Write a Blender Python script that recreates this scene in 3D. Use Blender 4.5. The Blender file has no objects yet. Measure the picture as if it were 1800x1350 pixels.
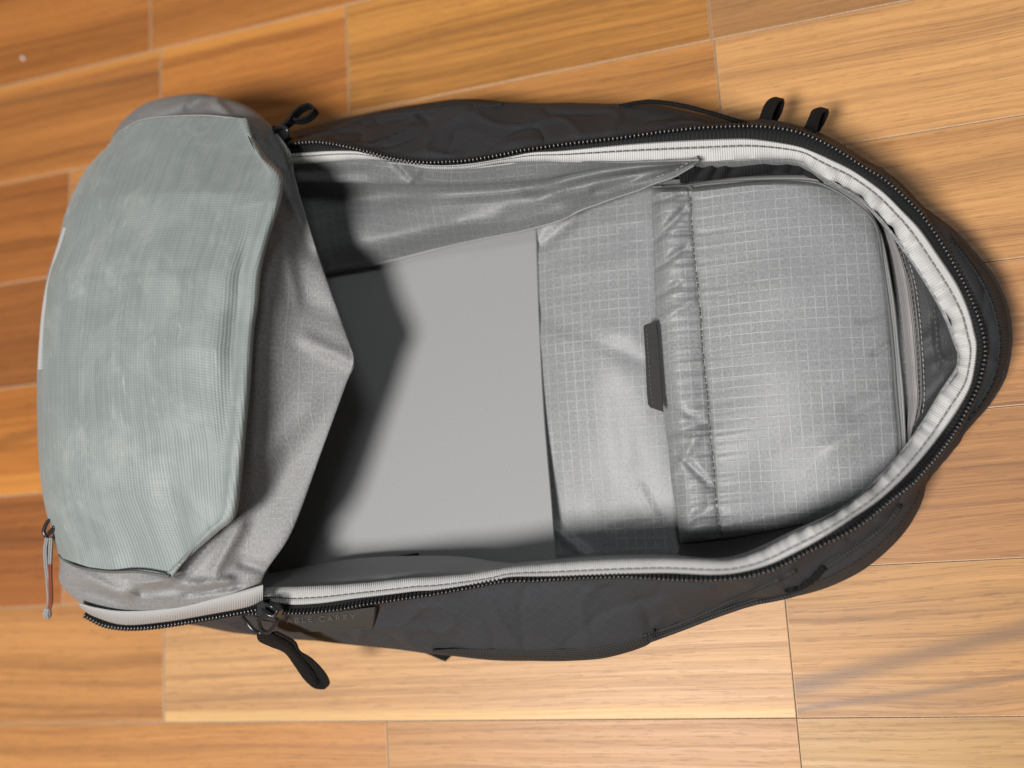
import bpy, math, random
import numpy as np
from mathutils import Vector, Matrix, noise

random.seed(7)
SC = bpy.context.scene
COL = SC.collection
R = math.radians

# ------------------------------------------------------------------ camera
H = 0.60                                     # height of the lens above the floor, metres
ROT = np.array([[0.94894925, 0.10443553, 0.29763826],
                [-0.05905106, 0.98573506, -0.15760510],
                [-0.30985203, 0.13198339, 0.94157958]])
FPX = 1800.0                                 # focal length in units of the 1800 px wide photograph
cam_d = bpy.data.cameras.new("camera")
cam_d.sensor_width = 36.0
cam_d.lens = 36.0 * FPX / 1800.0
cam_d.clip_start = 0.01
cam_d.clip_end = 50
cam = bpy.data.objects.new("camera", cam_d)
COL.objects.link(cam)
cam.matrix_world = Matrix([list(ROT[0]) + [0], list(ROT[1]) + [0], list(ROT[2]) + [H], [0, 0, 0, 1]])
SC.camera = cam
cam_d.dof.use_dof = True
cam_d.dof.focus_distance = 0.55
cam_d.dof.aperture_fstop = 3.2

# ------------------------------------------------------------------ light of the room
W = bpy.data.worlds.new("World")
SC.world = W
W.use_nodes = True
W.node_tree.nodes["Background"].inputs[0].default_value = (1.0, 0.97, 0.94, 1)
W.node_tree.nodes["Background"].inputs[1].default_value = 0.06


def lamp(name, loc, target, size, power, col):
    d = bpy.data.lights.new(name, 'AREA')
    d.shape = 'DISK'
    d.size = size
    d.energy = power
    d.color = col
    o = bpy.data.objects.new(name, d)
    COL.objects.link(o)
    o.location = loc
    o.rotation_euler = (Vector(target) - Vector(loc)).to_track_quat('-Z', 'Y').to_euler()
    return o


lamp("ceiling_light", (-0.44, -0.62, 2.0), (-0.2, 0.05, 0), 0.48, 65, (1.0, 0.97, 0.95))
lamp("ceiling_light", (0.50, 0.60, 2.1), (-0.1, 0.1, 0), 0.45, 7, (0.95, 0.98, 1.0))
SC.view_settings.view_transform = 'Standard'
SC.view_settings.look = 'None'
SC.view_settings.exposure = 0.0
SC.view_settings.gamma = 1.0
SC.cycles.use_denoising = True
SC.cycles.max_bounces = 6


# ------------------------------------------------------------------ geometry helpers
def P(px, py, z):
    """point at height z (metres) seen at pixel px, py of the 1800 x 1350 photograph"""
    px = np.asarray(px, float); py = np.asarray(py, float); z = np.asarray(z, float)
    x = (px - 900) / FPX; y = -(py - 675) / FPX
    d0 = ROT[0, 0] * x + ROT[0, 1] * y - ROT[0, 2]
    d1 = ROT[1, 0] * x + ROT[1, 1] * y - ROT[1, 2]
    d2 = ROT[2, 0] * x + ROT[2, 1] * y - ROT[2, 2]
    t = (H - z) / -d2
    return np.stack([d0 * t, d1 * t, z + 0 * t], -1)


def PW(a):
    a = np.asarray(a, float)
    return P(a[..., 0], a[..., 1], a[..., 2])


def cat(pts, t):
    """uniform Catmull-Rom through pts (k, d) at parameters t in 0..k-1"""
    pts = np.asarray(pts, float); k = len(pts)
    ext = np.concatenate([[2 * pts[0] - pts[1]], pts, [2 * pts[-1] - pts[-2]]])
    i = np.clip(np.floor(t).astype(int), 0, k - 2); f = (t - i)
    sh = (-1,) + (1,) * (pts.ndim - 1)
    f = f.reshape(sh)
    a, b, c, d = ext[i], ext[i + 1], ext[i + 2], ext[i + 3]
    return 0.5 * ((2 * b) + (c - a) * f + (2 * a - 5 * b + 4 * c - d) * f ** 2 + (3 * b - a - 3 * c + d) * f ** 3)


def line(pts, n):
    """resample a polyline evenly by arc length through a spline"""
    pts = np.asarray(pts, float)
    if len(pts) == 2:
        return pts[0] + (pts[1] - pts[0]) * np.linspace(0, 1, n)[:, None]
    d = cat(pts, np.linspace(0, len(pts) - 1, 30 * len(pts)))
    s = np.concatenate([[0], np.cumsum(np.linalg.norm(np.diff(d[:, :2] if d.shape[1] == 3 and abs(d[:, :2]).max() > 5 else d, axis=0), axis=1))])
    u = np.linspace(0, s[-1], n)
    return np.stack([np.interp(u, s, d[:, i]) for i in range(d.shape[1])], -1)


def loft(curves, nu, nv):
    """curves across; each resampled to nu, splined to nv rows -> (nv, nu, 3)"""
    c = np.stack([line(k, nu) for k in curves])
    if len(c) == 2:
        t = np.linspace(0, 1, nv)[:, None, None]
        return c[0] * (1 - t) + c[1] * t
    return cat(c, np.linspace(0, len(c) - 1, nv))


def net(ctrl, nu, nv):
    c = np.asarray(ctrl, float)               # (cols, rows, 3)
    c = cat(c, np.linspace(0, len(c) - 1, nv))
    c = cat(np.swapaxes(c, 0, 1), np.linspace(0, c.shape[1] - 1, nu))
    return np.swapaxes(c, 0, 1)


def nz(w, scale, seed=0.0, oct=3):
    out = np.empty(w.shape[:-1])
    f = w.reshape(-1, w.shape[-1]); o = out.reshape(-1)
    sx, sy, sz = scale if isinstance(scale, tuple) else (scale,) * 3
    for i in range(len(f)):
        p = Vector((f[i, 0] * sx + seed * 7.3, f[i, 1] * sy - seed * 3.1, f[i, 2] * sz + seed * 1.7))
        o[i] = noise.fractal(p, 1.0, 2.0, oct)
    return out


def folds(g, fl):
    """g in px, py, z: adds ridges (x0, y0, x1, y1, width px, height m)"""
    for x0, y0, x1, y1, wd, am in fl:
        d = np.array([x1 - x0, y1 - y0], float); L = np.hypot(*d) + 1e-6; d /= L
        rx = g[..., 0] - x0; ry = g[..., 1] - y0
        t = rx * d[0] + ry * d[1]; q = -rx * d[1] + ry * d[0]
        over = np.maximum(0, np.maximum(-t, t - L))
        g[..., 2] += am * np.exp(-(q / wd) ** 2 - (over / (wd * 1.5)) ** 2)
    return g


def normals(w):
    du = np.gradient(w, axis=1); dv = np.gradient(w, axis=0)
    n = np.cross(du, dv)
    n /= np.linalg.norm(n, axis=-1, keepdims=True) + 1e-12
    if n[..., 2].mean() < 0: n = -n
    return n


BASE = np.array([-0.17, 0.10, 0.0])           # the backpack's base point on the floor


def link(name, me, mat, parent, kind=None, label=None):
    o = bpy.data.objects.new(name, me)
    COL.objects.link(o)
    if mat: me.materials.append(mat)
    if parent: o.parent = parent
    if kind: o["kind"] = kind
    if label: o["label"] = label
    return o


def mesh(name, v, f, mat, parent, uv=None, smooth=True, off=None, **k):
    v = np.asarray(v, float).reshape(-1, 3) - (BASE if off is None else off)
    me = bpy.data.meshes.new(name)
    me.from_pydata(v.tolist(), [], f)
    if uv is not None:
        l = me.uv_layers.new(name="UVMap")
        idx = np.empty(len(me.loops), int); me.loops.foreach_get("vertex_index", idx)
        l.data.foreach_set("uv", np.asarray(uv, float).reshape(-1, 2)[idx].ravel())
    if smooth: me.polygons.foreach_set("use_smooth", [True] * len(me.polygons))
    me.update()
    return link(name, me, mat, parent, **k)


def sheet(name, w, mat, parent, thick=0.0009, uvmode='arc', rot=0.0, flip=False, **k):
    """w: (nv, nu, 3) world grid -> cloth sheet with real thickness"""
    nv, nu = w.shape[:2]
    idx = np.arange(nv * nu).reshape(nv, nu)
    f = np.stack([idx[:-1, :-1], idx[:-1, 1:], idx[1:, 1:], idx[1:, :-1]], -1).reshape(-1, 4)
    nn = np.cross(w[:, 1:] [:-1] - w[:, :-1][:-1], w[1:, :-1] - w[:-1, :-1])
    if (nn[..., 2].sum() < 0): f = f[:, ::-1]
    if uvmode == 'arc':
        u = np.concatenate([np.zeros((nv, 1)), np.cumsum(np.linalg.norm(np.diff(w, axis=1), axis=-1), 1)], 1)
        u = u - u[:, nu // 2:nu // 2 + 1]
        v = np.concatenate([np.zeros((1, nu)), np.cumsum(np.linalg.norm(np.diff(w, axis=0), axis=-1), 0)], 0)
        if nu > 3 * nv: u = np.repeat(u.mean(0, keepdims=True), nv, 0)
        uv = np.stack([u, v], -1)
    else:
        c, s = math.cos(rot), math.sin(rot)
        uv = np.stack([w[..., 0] * c - w[..., 1] * s, w[..., 0] * s + w[..., 1] * c], -1)
    o = mesh(name, w, f.tolist(), mat, parent, uv, **k)
    if thick:
        m = o.modifiers.new("thickness", 'SOLIDIFY'); m.thickness = thick; m.offset = -1.0
        m = o.modifiers.new("crisp edges", 'EDGE_SPLIT'); m.split_angle = R(50)
    return o


def tube_geo(pts, rad, ns=8, caps=True):
    pts = np.asarray(pts, float); n = len(pts)
    r = np.full(n, rad) if np.isscalar(rad) else np.asarray(rad)
    tg = np.gradient(pts, axis=0); tg /= np.linalg.norm(tg, axis=1, keepdims=True) + 1e-12
    ref = np.array([0, 0, 1.0]) if abs(tg[:, 2]).mean() < .8 else np.array([1.0, 0, 0])
    a = np.cross(tg, ref); a /= np.linalg.norm(a, axis=1, keepdims=True) + 1e-12
    b = np.cross(a, tg)
    th = np.linspace(0, 2 * math.pi, ns, endpoint=False)
    v = pts[:, None] + r[:, None, None] * (a[:, None] * np.cos(th)[None, :, None] + b[:, None] * np.sin(th)[None, :, None])
    f = []
    for i in range(n - 1):
        for j in range(ns):
            k = (j + 1) % ns
            f.append((i * ns + j, i * ns + k, (i + 1) * ns + k, (i + 1) * ns + j))
    if caps:
        f.append(tuple(range(ns))[::-1]); f.append(tuple((n - 1) * ns + j for j in range(ns)))
    u = np.repeat(np.concatenate([[0], np.cumsum(np.linalg.norm(np.diff(pts, axis=0), axis=1))])[:, None], ns, 1)
    uv = np.stack([u, np.repeat((th * r.mean())[None], n, 0)], -1)
    return v.reshape(-1, 3), f, uv.reshape(-1, 2)


def tube(name, px, rad, mat, parent, n=60, ns=8, **k):
    v, f, uv = tube_geo(PW(line(px, n)), rad, ns)
    return mesh(name, v, f, mat, parent, uv, **k)


class Bag:
    """collects small solids into one mesh"""
    def __init__(s): s.v = []; s.f = []; s.n = 0
    def add(s, v, f):
        s.v.append(np.asarray(v)); s.f += [tuple(i + s.n for i in q) for q in f]; s.n += len(v)
    def build(s, name, mat, parent, **k): return mesh(name, np.concatenate(s.v), s.f, mat, parent, **k)


def frame(pts):
    tg = np.gradient(pts, axis=0); tg /= np.linalg.norm(tg, axis=1, keepdims=True) + 1e-12
    return tg


def stitches(name, px, mat, parent, length=0.0030, gap=0.0009, rad=0.00028, lift=0.0, jit=0.0):
    w = PW(line(px, 800)); w[:, 2] += lift
    s = np.concatenate([[0], np.cumsum(np.linalg.norm(np.diff(w, axis=0), axis=1))])
    b = Bag(); t = 0.0
    while t + length < s[-1]:
        q = np.stack([np.interp(np.linspace(t, t + length, 4), s, w[:, i]) for i in range(3)], -1)
        q[0, 2] -= rad * 1.6; q[-1, 2] -= rad * 1.6
        if jit: q[:, :2] += np.random.RandomState(int(t * 1e5)).uniform(-jit, jit, 2)
        v, f, _ = tube_geo(q, rad, 5); b.add(v, f)
        t += length + gap
    return b.build(name, mat, parent, kind="stuff")


# ------------------------------------------------------------------ material helpers
class M:
    def __init__(s, name):
        s.m = bpy.data.materials.new(name); s.m.use_nodes = True
        s.t = s.m.node_tree; s.b = s.t.nodes["Principled BSDF"]
    def n(s, kind, **k):
        o = s.t.nodes.new(kind)
        for a, b in k.items(): setattr(o, a, b)
        return o
    def put(s, sock, v):
        if hasattr(v, "is_output"): s.t.links.new(v, sock)
        else: sock.default_value = v
    def math(s, op, a, b=None, c=None, clamp=False):
        o = s.n("ShaderNodeMath", operation=op, use_clamp=clamp)
        for i, x in enumerate((a, b, c)):
            if x is not None: s.put(o.inputs[i], x)
        return o.outputs[0]
    def rng(s, v, a, b, c=0.0, d=1.0, smooth=True):
        o = s.n("ShaderNodeMapRange", interpolation_type='SMOOTHSTEP' if smooth else 'LINEAR')
        s.put(o.inputs[0], v)
        for i, x in enumerate((a, b, c, d)): s.put(o.inputs[i + 1], x)
        return o.outputs[0]
    def mix(s, f, a, b, mode='MIX'):
        o = s.n("ShaderNodeMix", data_type='RGBA', blend_type=mode)
        s.put(o.inputs[0], f)
        s.put(o.inputs[6], a if hasattr(a, "is_output") else (*a, 1))
        s.put(o.inputs[7], b if hasattr(b, "is_output") else (*b, 1))
        return o.outputs[2]
    def noise(s, vec, scale, detail=3.0, rough=0.55, dist=0.0):
        o = s.n("ShaderNodeTexNoise"); s.put(o.inputs["Vector"], vec)
        o.inputs["Scale"].default_value = scale; o.inputs["Detail"].default_value = detail
        o.inputs["Roughness"].default_value = rough; o.inputs["Distortion"].default_value = dist
        return o.outputs[0]
    def vec(s, x, y, z=0.0):
        o = s.n("ShaderNodeCombineXYZ")
        for i, v in enumerate((x, y, z)): s.put(o.inputs[i], v)
        return o.outputs[0]
    def uv(s):
        o = s.n("ShaderNodeUVMap"); q = s.n("ShaderNodeSeparateXYZ"); s.t.links.new(o.outputs[0], q.inputs[0])
        return o.outputs[0], q.outputs[0], q.outputs[1]
    def obj(s):
        o = s.n("ShaderNodeTexCoord"); q = s.n("ShaderNodeSeparateXYZ"); s.t.links.new(o.outputs["Object"], q.inputs[0])
        return o.outputs["Object"], q.outputs[0], q.outputs[1]
    def attr(s, name, fac=True):
        o = s.n("ShaderNodeAttribute", attribute_type='OBJECT', attribute_name=name)
        return o.outputs["Fac"] if fac else o.outputs["Vector"]
    def bump(s, h, strength=0.3, dist=0.0005, prev=None):
        o = s.n("ShaderNodeBump"); o.inputs["Strength"].default_value = strength
        o.inputs["Distance"].default_value = dist; s.put(o.inputs["Height"], h)
        if prev: s.put(o.inputs["Normal"], prev)
        return o.outputs[0]
    def done(s, color, rough=0.6, normal=None, spec=0.5, sheen=0.0, metal=0.0, coat=0.0):
        s.put(s.b.inputs["Base Color"], color if hasattr(color, "is_output") else (*color, 1))
        s.put(s.b.inputs["Roughness"], rough)
        s.put(s.b.inputs["Specular IOR Level"], spec)
        s.b.inputs["Metallic"].default_value = metal
        s.b.inputs["Sheen Weight"].default_value = sheen
        s.b.inputs["Coat Weight"].default_value = coat
        if normal: s.put(s.b.inputs["Normal"], normal)
        return s.m


def stripe(m, x, period, lo, hi):
    f = m.math('ABSOLUTE', m.math('SUBTRACT', m.math('FRACT', m.math('DIVIDE', x, period)), 0.5))
    return m.rng(f, lo, hi, 1.0, 0.0)


def ripstop(name, base, linec, cell=0.0056, rough=0.50, wrinkle=0.05):
    m = M(name); uvv, u, v = m.uv()
    lu = stripe(m, u, cell, 0.02, 0.080); lv = stripe(m, v, cell, 0.02, 0.080)
    brk = m.noise(uvv, 60, 3)
    k = m.rng(brk, 0.32, 0.62, 0.25, 1.0)
    dash = m.rng(m.noise(m.vec(m.math('MULTIPLY', u, 900), m.math('MULTIPLY', v, 900)), 1.0, 1), 0.3, 0.55, 0.55, 1.0)
    ln = m.math('MULTIPLY', m.math('MULTIPLY', m.math('MAXIMUM', lu, lv), k), dash)
    tw = m.math('SINE', m.math('MULTIPLY', m.math('ADD', m.math('MULTIPLY', u, 1.0), m.math('MULTIPLY', v, 0.62)), 5200.0))
    fine = m.noise(m.vec(m.math('MULTIPLY', u, 1150), m.math('MULTIPLY', v, 560)), 1.0, 2)
    big = m.noise(uvv, 14, 4)
    c = m.mix(m.rng(fine, 0.25, 0.75), tuple(x * 0.78 for x in base), tuple(x * 1.18 for x in base))
    c = m.mix(m.rng(big, 0.3, 0.7, 0, 0.22), c, tuple(x * 0.80 for x in base))
    c = m.mix(m.math('MULTIPLY', ln, 0.32), c, linec)
    h = m.math('ADD', m.math('MULTIPLY', ln, 0.8), m.math('ADD', m.math('MULTIPLY', fine, 0.5), m.math('MULTIPLY', tw, 0.08)))
    n1 = m.bump(big, wrinkle, 0.004)
    nn = m.bump(h, 0.35, 0.0004, n1)
    return m.done(c, rough, nn, 0.44, 0.05)


def woven(name, base, rough=0.6, ribs=None, amp=0.3, var=0.2, spec=0.45, crumple=0.0, period2=None, blotch=0.2, sheen=0.1, diamond=0.0):
    """plain woven cloth; ribs = (axis, period) of a corded weave"""
    m = M(name); uvv, u, v = m.uv()
    fine = m.noise(m.vec(m.math('MULTIPLY', u, 1500), m.math('MULTIPLY', v, 1500)), 1.0, 2)
    big = m.noise(uvv, 22, 4)
    c = m.mix(m.rng(fine, 0.25, 0.75), tuple(x * (1 - var) for x in base), tuple(x * (1 + var) for x in base))
    c = m.mix(m.rng(big, 0.35, 0.7, 0, blotch), c, tuple(x * 0.72 for x in base))
    h = fine
    if ribs:
        s = stripe(m, (u, v)[ribs[0]], ribs[1], 0.05, 0.45)
        c = m.mix(m.math('MULTIPLY', m.math('SUBTRACT', 1.0, s), 0.35), c, tuple(x * 0.55 for x in base))
        h = m.math('ADD', m.math('MULTIPLY', fine, 0.4), s)
        if period2:
            s2 = stripe(m, (v, u)[ribs[0]], period2, 0.05, 0.45)
            h = m.math('ADD', h, s2)
            c = m.mix(m.math('MULTIPLY', m.math('SUBTRACT', 1.0, s2), 0.5), c, tuple(x * 0.35 for x in base))
    if diamond:
        d1 = stripe(m, m.math('ADD', u, v), diamond, 0.01, 0.06); d2 = stripe(m, m.math('SUBTRACT', u, v), diamond, 0.01, 0.06)
        dd = m.math('MAXIMUM', d1, d2)
        c = m.mix(m.math('MULTIPLY', dd, 0.22), c, tuple(x * 1.9 for x in base)); h = m.math('ADD', h, dd)
    nn = None
    if crumple:
        o = m.n("ShaderNodeTexVoronoi", feature='DISTANCE_TO_EDGE'); m.put(o.inputs["Vector"], uvv); o.inputs["Scale"].default_value = 30
        wv = m.n("ShaderNodeVectorMath", operation='ADD'); m.put(wv.inputs[0], uvv)
        nt = m.n("ShaderNodeTexNoise"); m.put(nt.inputs["Vector"], uvv); nt.inputs["Scale"].default_value = 25
        sc_ = m.n("ShaderNodeVectorMath", operation='SCALE'); m.put(sc_.inputs[0], nt.outputs[1]); sc_.inputs[3].default_value = 0.03
        m.put(wv.inputs[1], sc_.outputs[0]); m.put(o.inputs["Vector"], wv.outputs[0])
        nn = m.bump(m.math('ADD', m.rng(o.outputs[0], 0, 0.30), m.math('MULTIPLY', big, 1.0)), crumple, 0.004)
    nn = m.bump(h, amp, 0.0004, nn)
    return m.done(c, rough, nn, spec, sheen)


def flat(name, col, rough=0.5, spec=0.5, metal=0.0, grain=900.0):
    m = M(name); o, x, y = m.obj()
    f = m.noise(o, grain, 2)
    c = m.mix(m.rng(f, 0.3, 0.7), tuple(k * 0.88 for k in col), tuple(k * 1.1 for k in col))
    return m.done(c, rough, m.bump(f, 0.12, 0.0002), spec, 0.0, metal)


# ---- cloths
RIP = ripstop("grey ripstop lining", (0.222, 0.227, 0.230), (0.50, 0.505, 0.505), rough=0.47)
RIP_SHADE = ripstop("darker grey ripstop side lining", (0.135, 0.139, 0.140), (0.27, 0.273, 0.272), rough=0.47)  # same ripstop; dimmer light on the upper wall put into the colour
RIPF = ripstop("grey ripstop of flap", (0.215, 0.213, 0.210), (0.30, 0.298, 0.293), rough=0.6, wrinkle=0.03)
SMOOTH = woven("smooth grey lining", (0.243, 0.245, 0.246), 0.55, amp=0.16, var=0.10, spec=0.35, blotch=0.0)
BLACK = woven("black crinkled shell cloth", (0.040, 0.0428, 0.0465), 0.6, amp=0.35, crumple=0.09, spec=0.11, sheen=0.0, diamond=0.0085)
WEB = woven("black webbing", (0.014, 0.014, 0.0135), 0.65, (0, 0.0017), 1.0, spec=0.15, sheen=0.0, period2=0.0011)
PIPE = woven("ribbed black edge webbing", (0.042, 0.0415, 0.041), 0.6, (0, 0.0017), 0.9, spec=0.15, sheen=0.0, period2=0.0015)
TAPE = woven("black zipper tape", (0.011, 0.011, 0.011), 0.65, (0, 0.0022), 0.4, spec=0.15, sheen=0.0)
RIBBON = woven("pale grey ribbed ribbon", (0.55, 0.545, 0.53), 0.5, (0, 0.0012), 0.8, var=0.06)
RIBMD = woven("grey ribbed ribbon", (0.38, 0.37, 0.355), 0.5, (0, 0.0011), 0.7, var=0.06)
RIBDK = woven("mid grey ribbed ribbon", (0.27, 0.255, 0.25), 0.5, (1, 0.0012), 0.6, var=0.08)
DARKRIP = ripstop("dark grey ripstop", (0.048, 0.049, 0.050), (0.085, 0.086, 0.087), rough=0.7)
ELAS_SHADE = woven("elastic darkened with shade", (0.035, 0.0355, 0.036), 0.6, (0, 0.002), 0.6, sheen=0.0, spec=0.2)  # shade below the ribbon is put into this base colour
PLASTIC = flat("black gloss plastic", (0.012, 0.012, 0.013), 0.30, 0.8)
METAL = flat("black coated metal", (0.03, 0.03, 0.032), 0.25, 0.6, 0.4)
PATCH = flat("dark grey synthetic leather", (0.050, 0.049, 0.046), 0.7, 0.12)
TAGC = flat("near black tag", (0.032, 0.031, 0.029), 0.7, 0.15)
INK = flat("grey debossed print", (0.088, 0.086, 0.082), 0.5)
INKDK = flat("black print", (0.006, 0.006, 0.006), 0.6)
THREAD = flat("dark grey thread", (0.10, 0.097, 0.09), 0.7)
THREADL = flat("pale thread", (0.36, 0.35, 0.32), 0.7)
CORDG = woven("grey braided cord", (0.33, 0.33, 0.32), 0.6, (0, 0.0012), 0.8, period2=0.0012)
CORDR = woven("rust red braided cord", (0.28, 0.055, 0.02), 0.6, (0, 0.0012), 0.8, period2=0.0012)


def mesh_cloth():
    m = M("sage grey mesh cloth"); uvv, u, v = m.uv()
    a = stripe(m, v, 0.0019, 0.08, 0.42); b = stripe(m, u, 0.0015, 0.1, 0.45)
    br = m.rng(m.noise(m.vec(m.math('MULTIPLY', v, 500), m.math('MULTIPLY', u, 14)), 1.0, 2), 0.3, 0.7)
    dust = m.rng(m.noise(m.vec(m.math('MULTIPLY', u, 22), m.math('MULTIPLY', v, 30)), 1.0, 8, 0.72, 1.2), 0.5, 0.78)
    scr = m.rng(m.noise(m.vec(m.math('MULTIPLY', u, 70), m.math('MULTIPLY', v, 190)), 1.0, 5, 0.7, 0.6), 0.56, 0.74)
    area = m.rng(m.noise(uvv, 9, 2), 0.42, 0.62)
    c = m.mix(br, (0.172, 0.199, 0.194), (0.212, 0.236, 0.228))
    c = m.mix(m.math('MULTIPLY', m.math('SUBTRACT', 1.0, a), 0.24), c, (0.15, 0.185, 0.165))
    c = m.mix(m.math('MULTIPLY', m.math('SUBTRACT', 1.0, b), 0.16), c, (0.16, 0.19, 0.17))
    cloud = m.rng(m.noise(uvv, 24, 6, 0.65, 0.4), 0.42, 0.70)
    c = m.mix(m.math('MULTIPLY', cloud, 0.38), c, (0.33, 0.352, 0.333))
    c = m.mix(m.math('MULTIPLY', dust, 0.22), c, (0.52, 0.55, 0.50))
    c = m.mix(m.math('MULTIPLY', m.math('MULTIPLY', scr, area), 0.38), c, (0.52, 0.56, 0.50))
    nn = m.bump(m.math('ADD', a, m.math('MULTIPLY', b, 0.4)), 0.35, 0.0004)
    return m.done(c, 0.5, nn, 0.4, 0.2)


MESH = mesh_cloth()


def wood():
    m = M("oiled walnut plank"); o, x, y = m.obj()
    sd = m.attr("seed"); tint = m.attr("tint", False)
    X = m.math('ADD', x, m.math('MULTIPLY', sd, 3.17)); Y = m.math('ADD', y, m.math('MULTIPLY', sd, 1.31))
    w = m.noise(m.vec(m.math('MULTIPLY', X, 3.5), m.math('MULTIPLY', Y, 10), sd), 1.0, 2)
    Yw = m.math('ADD', Y, m.math('ADD', m.math('MULTIPLY', m.math('SUBTRACT', w, 0.5), m.attr("wave")), m.math('MULTIPLY', X, m.attr("slope"))))
    broad = m.noise(m.vec(m.math('MULTIPLY', X, 1.1), m.math('MULTIPLY', Yw, 42), sd), 1.0, 3, 0.5)
    mid = m.noise(m.vec(m.math('MULTIPLY', X, 2.4), m.math('MULTIPLY', Yw, 330), sd), 1.0, 5, 0.65)
    fine = m.noise(m.vec(m.math('MULTIPLY', X, 14), m.math('MULTIPLY', Yw, 950), sd), 1.0, 3, 0.65)
    pore = m.rng(m.noise(m.vec(m.math('MULTIPLY', X, 75), m.math('MULTIPLY', Yw, 1000), sd), 1.0, 2, 0.5), 0.58, 0.66)
    g = m.math('ADD', m.math('MULTIPLY', broad, 0.40), m.math('ADD', m.math('MULTIPLY', mid, 0.32), m.math('MULTIPLY', fine, 0.28)))
    r = m.n("ShaderNodeValToRGB"); m.put(r.inputs[0], g)
    e = r.color_ramp.elements
    e[0].position = 0.33; e[0].color = (0.185, 0.092, 0.047, 1)
    e[1].position = 0.66; e[1].color = (0.56, 0.295, 0.126, 1)
    q = e.new(0.43); q.color = (0.31, 0.152, 0.064, 1)
    q = e.new(0.52); q.color = (0.44, 0.222, 0.090, 1)
    c = m.mix(m.math('MULTIPLY', pore, 0.30), r.outputs[0], (0.13, 0.065, 0.035))
    # dark heartwood band and pale sapwood along an edge
    for k in ("band", "streak"):
        by = m.math('ADD', m.math('SUBTRACT', y, m.attr(k + "_y")), m.math('ADD', m.math('MULTIPLY', x, m.attr(k + "_slope")), m.math('MULTIPLY', m.math('SUBTRACT', w, 0.5), 0.012)))
        bn = m.rng(m.math('DIVIDE', m.math('ABSOLUTE', by), m.attr(k + "_width")), 0.0, 1.0, 1.0, 0.0)
        bn = m.math('MULTIPLY', bn, m.math('MULTIPLY', m.attr(k), m.rng(mid, 0.25, 0.6, 0.65, 1.0)))
        c = m.mix(bn, c, (0.17, 0.095, 0.062))
    sp = m.rng(m.math('ADD', y, m.math('MULTIPLY', m.math('SUBTRACT', w, 0.5), 0.006)), m.attr("sap_hi"), m.math('ADD', m.attr("sap_hi"), 0.003))
    sp2 = m.rng(m.math('ADD', y, m.math('MULTIPLY', m.math('SUBTRACT', w, 0.5), 0.006)), m.math('ADD', m.attr("sap_lo"), 0.003), m.attr("sap_lo"))
    c = m.mix(m.math('MULTIPLY', m.math('MAXIMUM', sp, sp2), 0.42), c, (0.68, 0.41, 0.16))
    mul = m.n("ShaderNodeMix", data_type='RGBA', blend_type='MULTIPLY'); mul.inputs[0].default_value = 1.0
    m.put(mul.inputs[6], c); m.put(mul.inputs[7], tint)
    h = m.math('SUBTRACT', m.math('MULTIPLY', fine, 0.5), pore)
    nn = m.bump(h, 0.12, 0.0003)
    ro = m.rng(mid, 0.3, 0.7, 0.50, 0.42)
    return m.done(mul.outputs[2], ro, nn, 0.38)


WOOD = wood()
GROUT = flat("dark joint", (0.10, 0.058, 0.03), 0.7)
EDGE = flat("pale plank edge", (0.52, 0.34, 0.20), 0.5)

# ------------------------------------------------------------------ the floor and its planks
PW_ = 0.080                                  # plank width
Y0 = 0.6313974 * H                           # seam B
SEAM = lambda i: Y0 - i * PW_                # 0=B 1=A 2=C 3=D 4=E 5=F 6=G
fl_v = [(-1.6, -1.0, -0.0012), (1.2, -1.0, -0.0012), (1.2, 1.3, -0.0012), (-1.6, 1.3, -0.0012),
        (-1.6, -1.0, -0.02), (1.2, -1.0, -0.02), (1.2, 1.3, -0.02), (-1.6, 1.3, -0.02)]
floor = mesh("floor", fl_v, [(0, 1, 2, 3), (7, 6, 5, 4), (0, 4, 5, 1), (1, 5, 6, 2), (2, 6, 7, 3), (3, 7, 4, 0)], GROUT, None, smooth=False, off=np.zeros(3))
floor["kind"] = "structure"; floor["label"] = "walnut plank floor with pale joints under the backpack"; 


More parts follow.
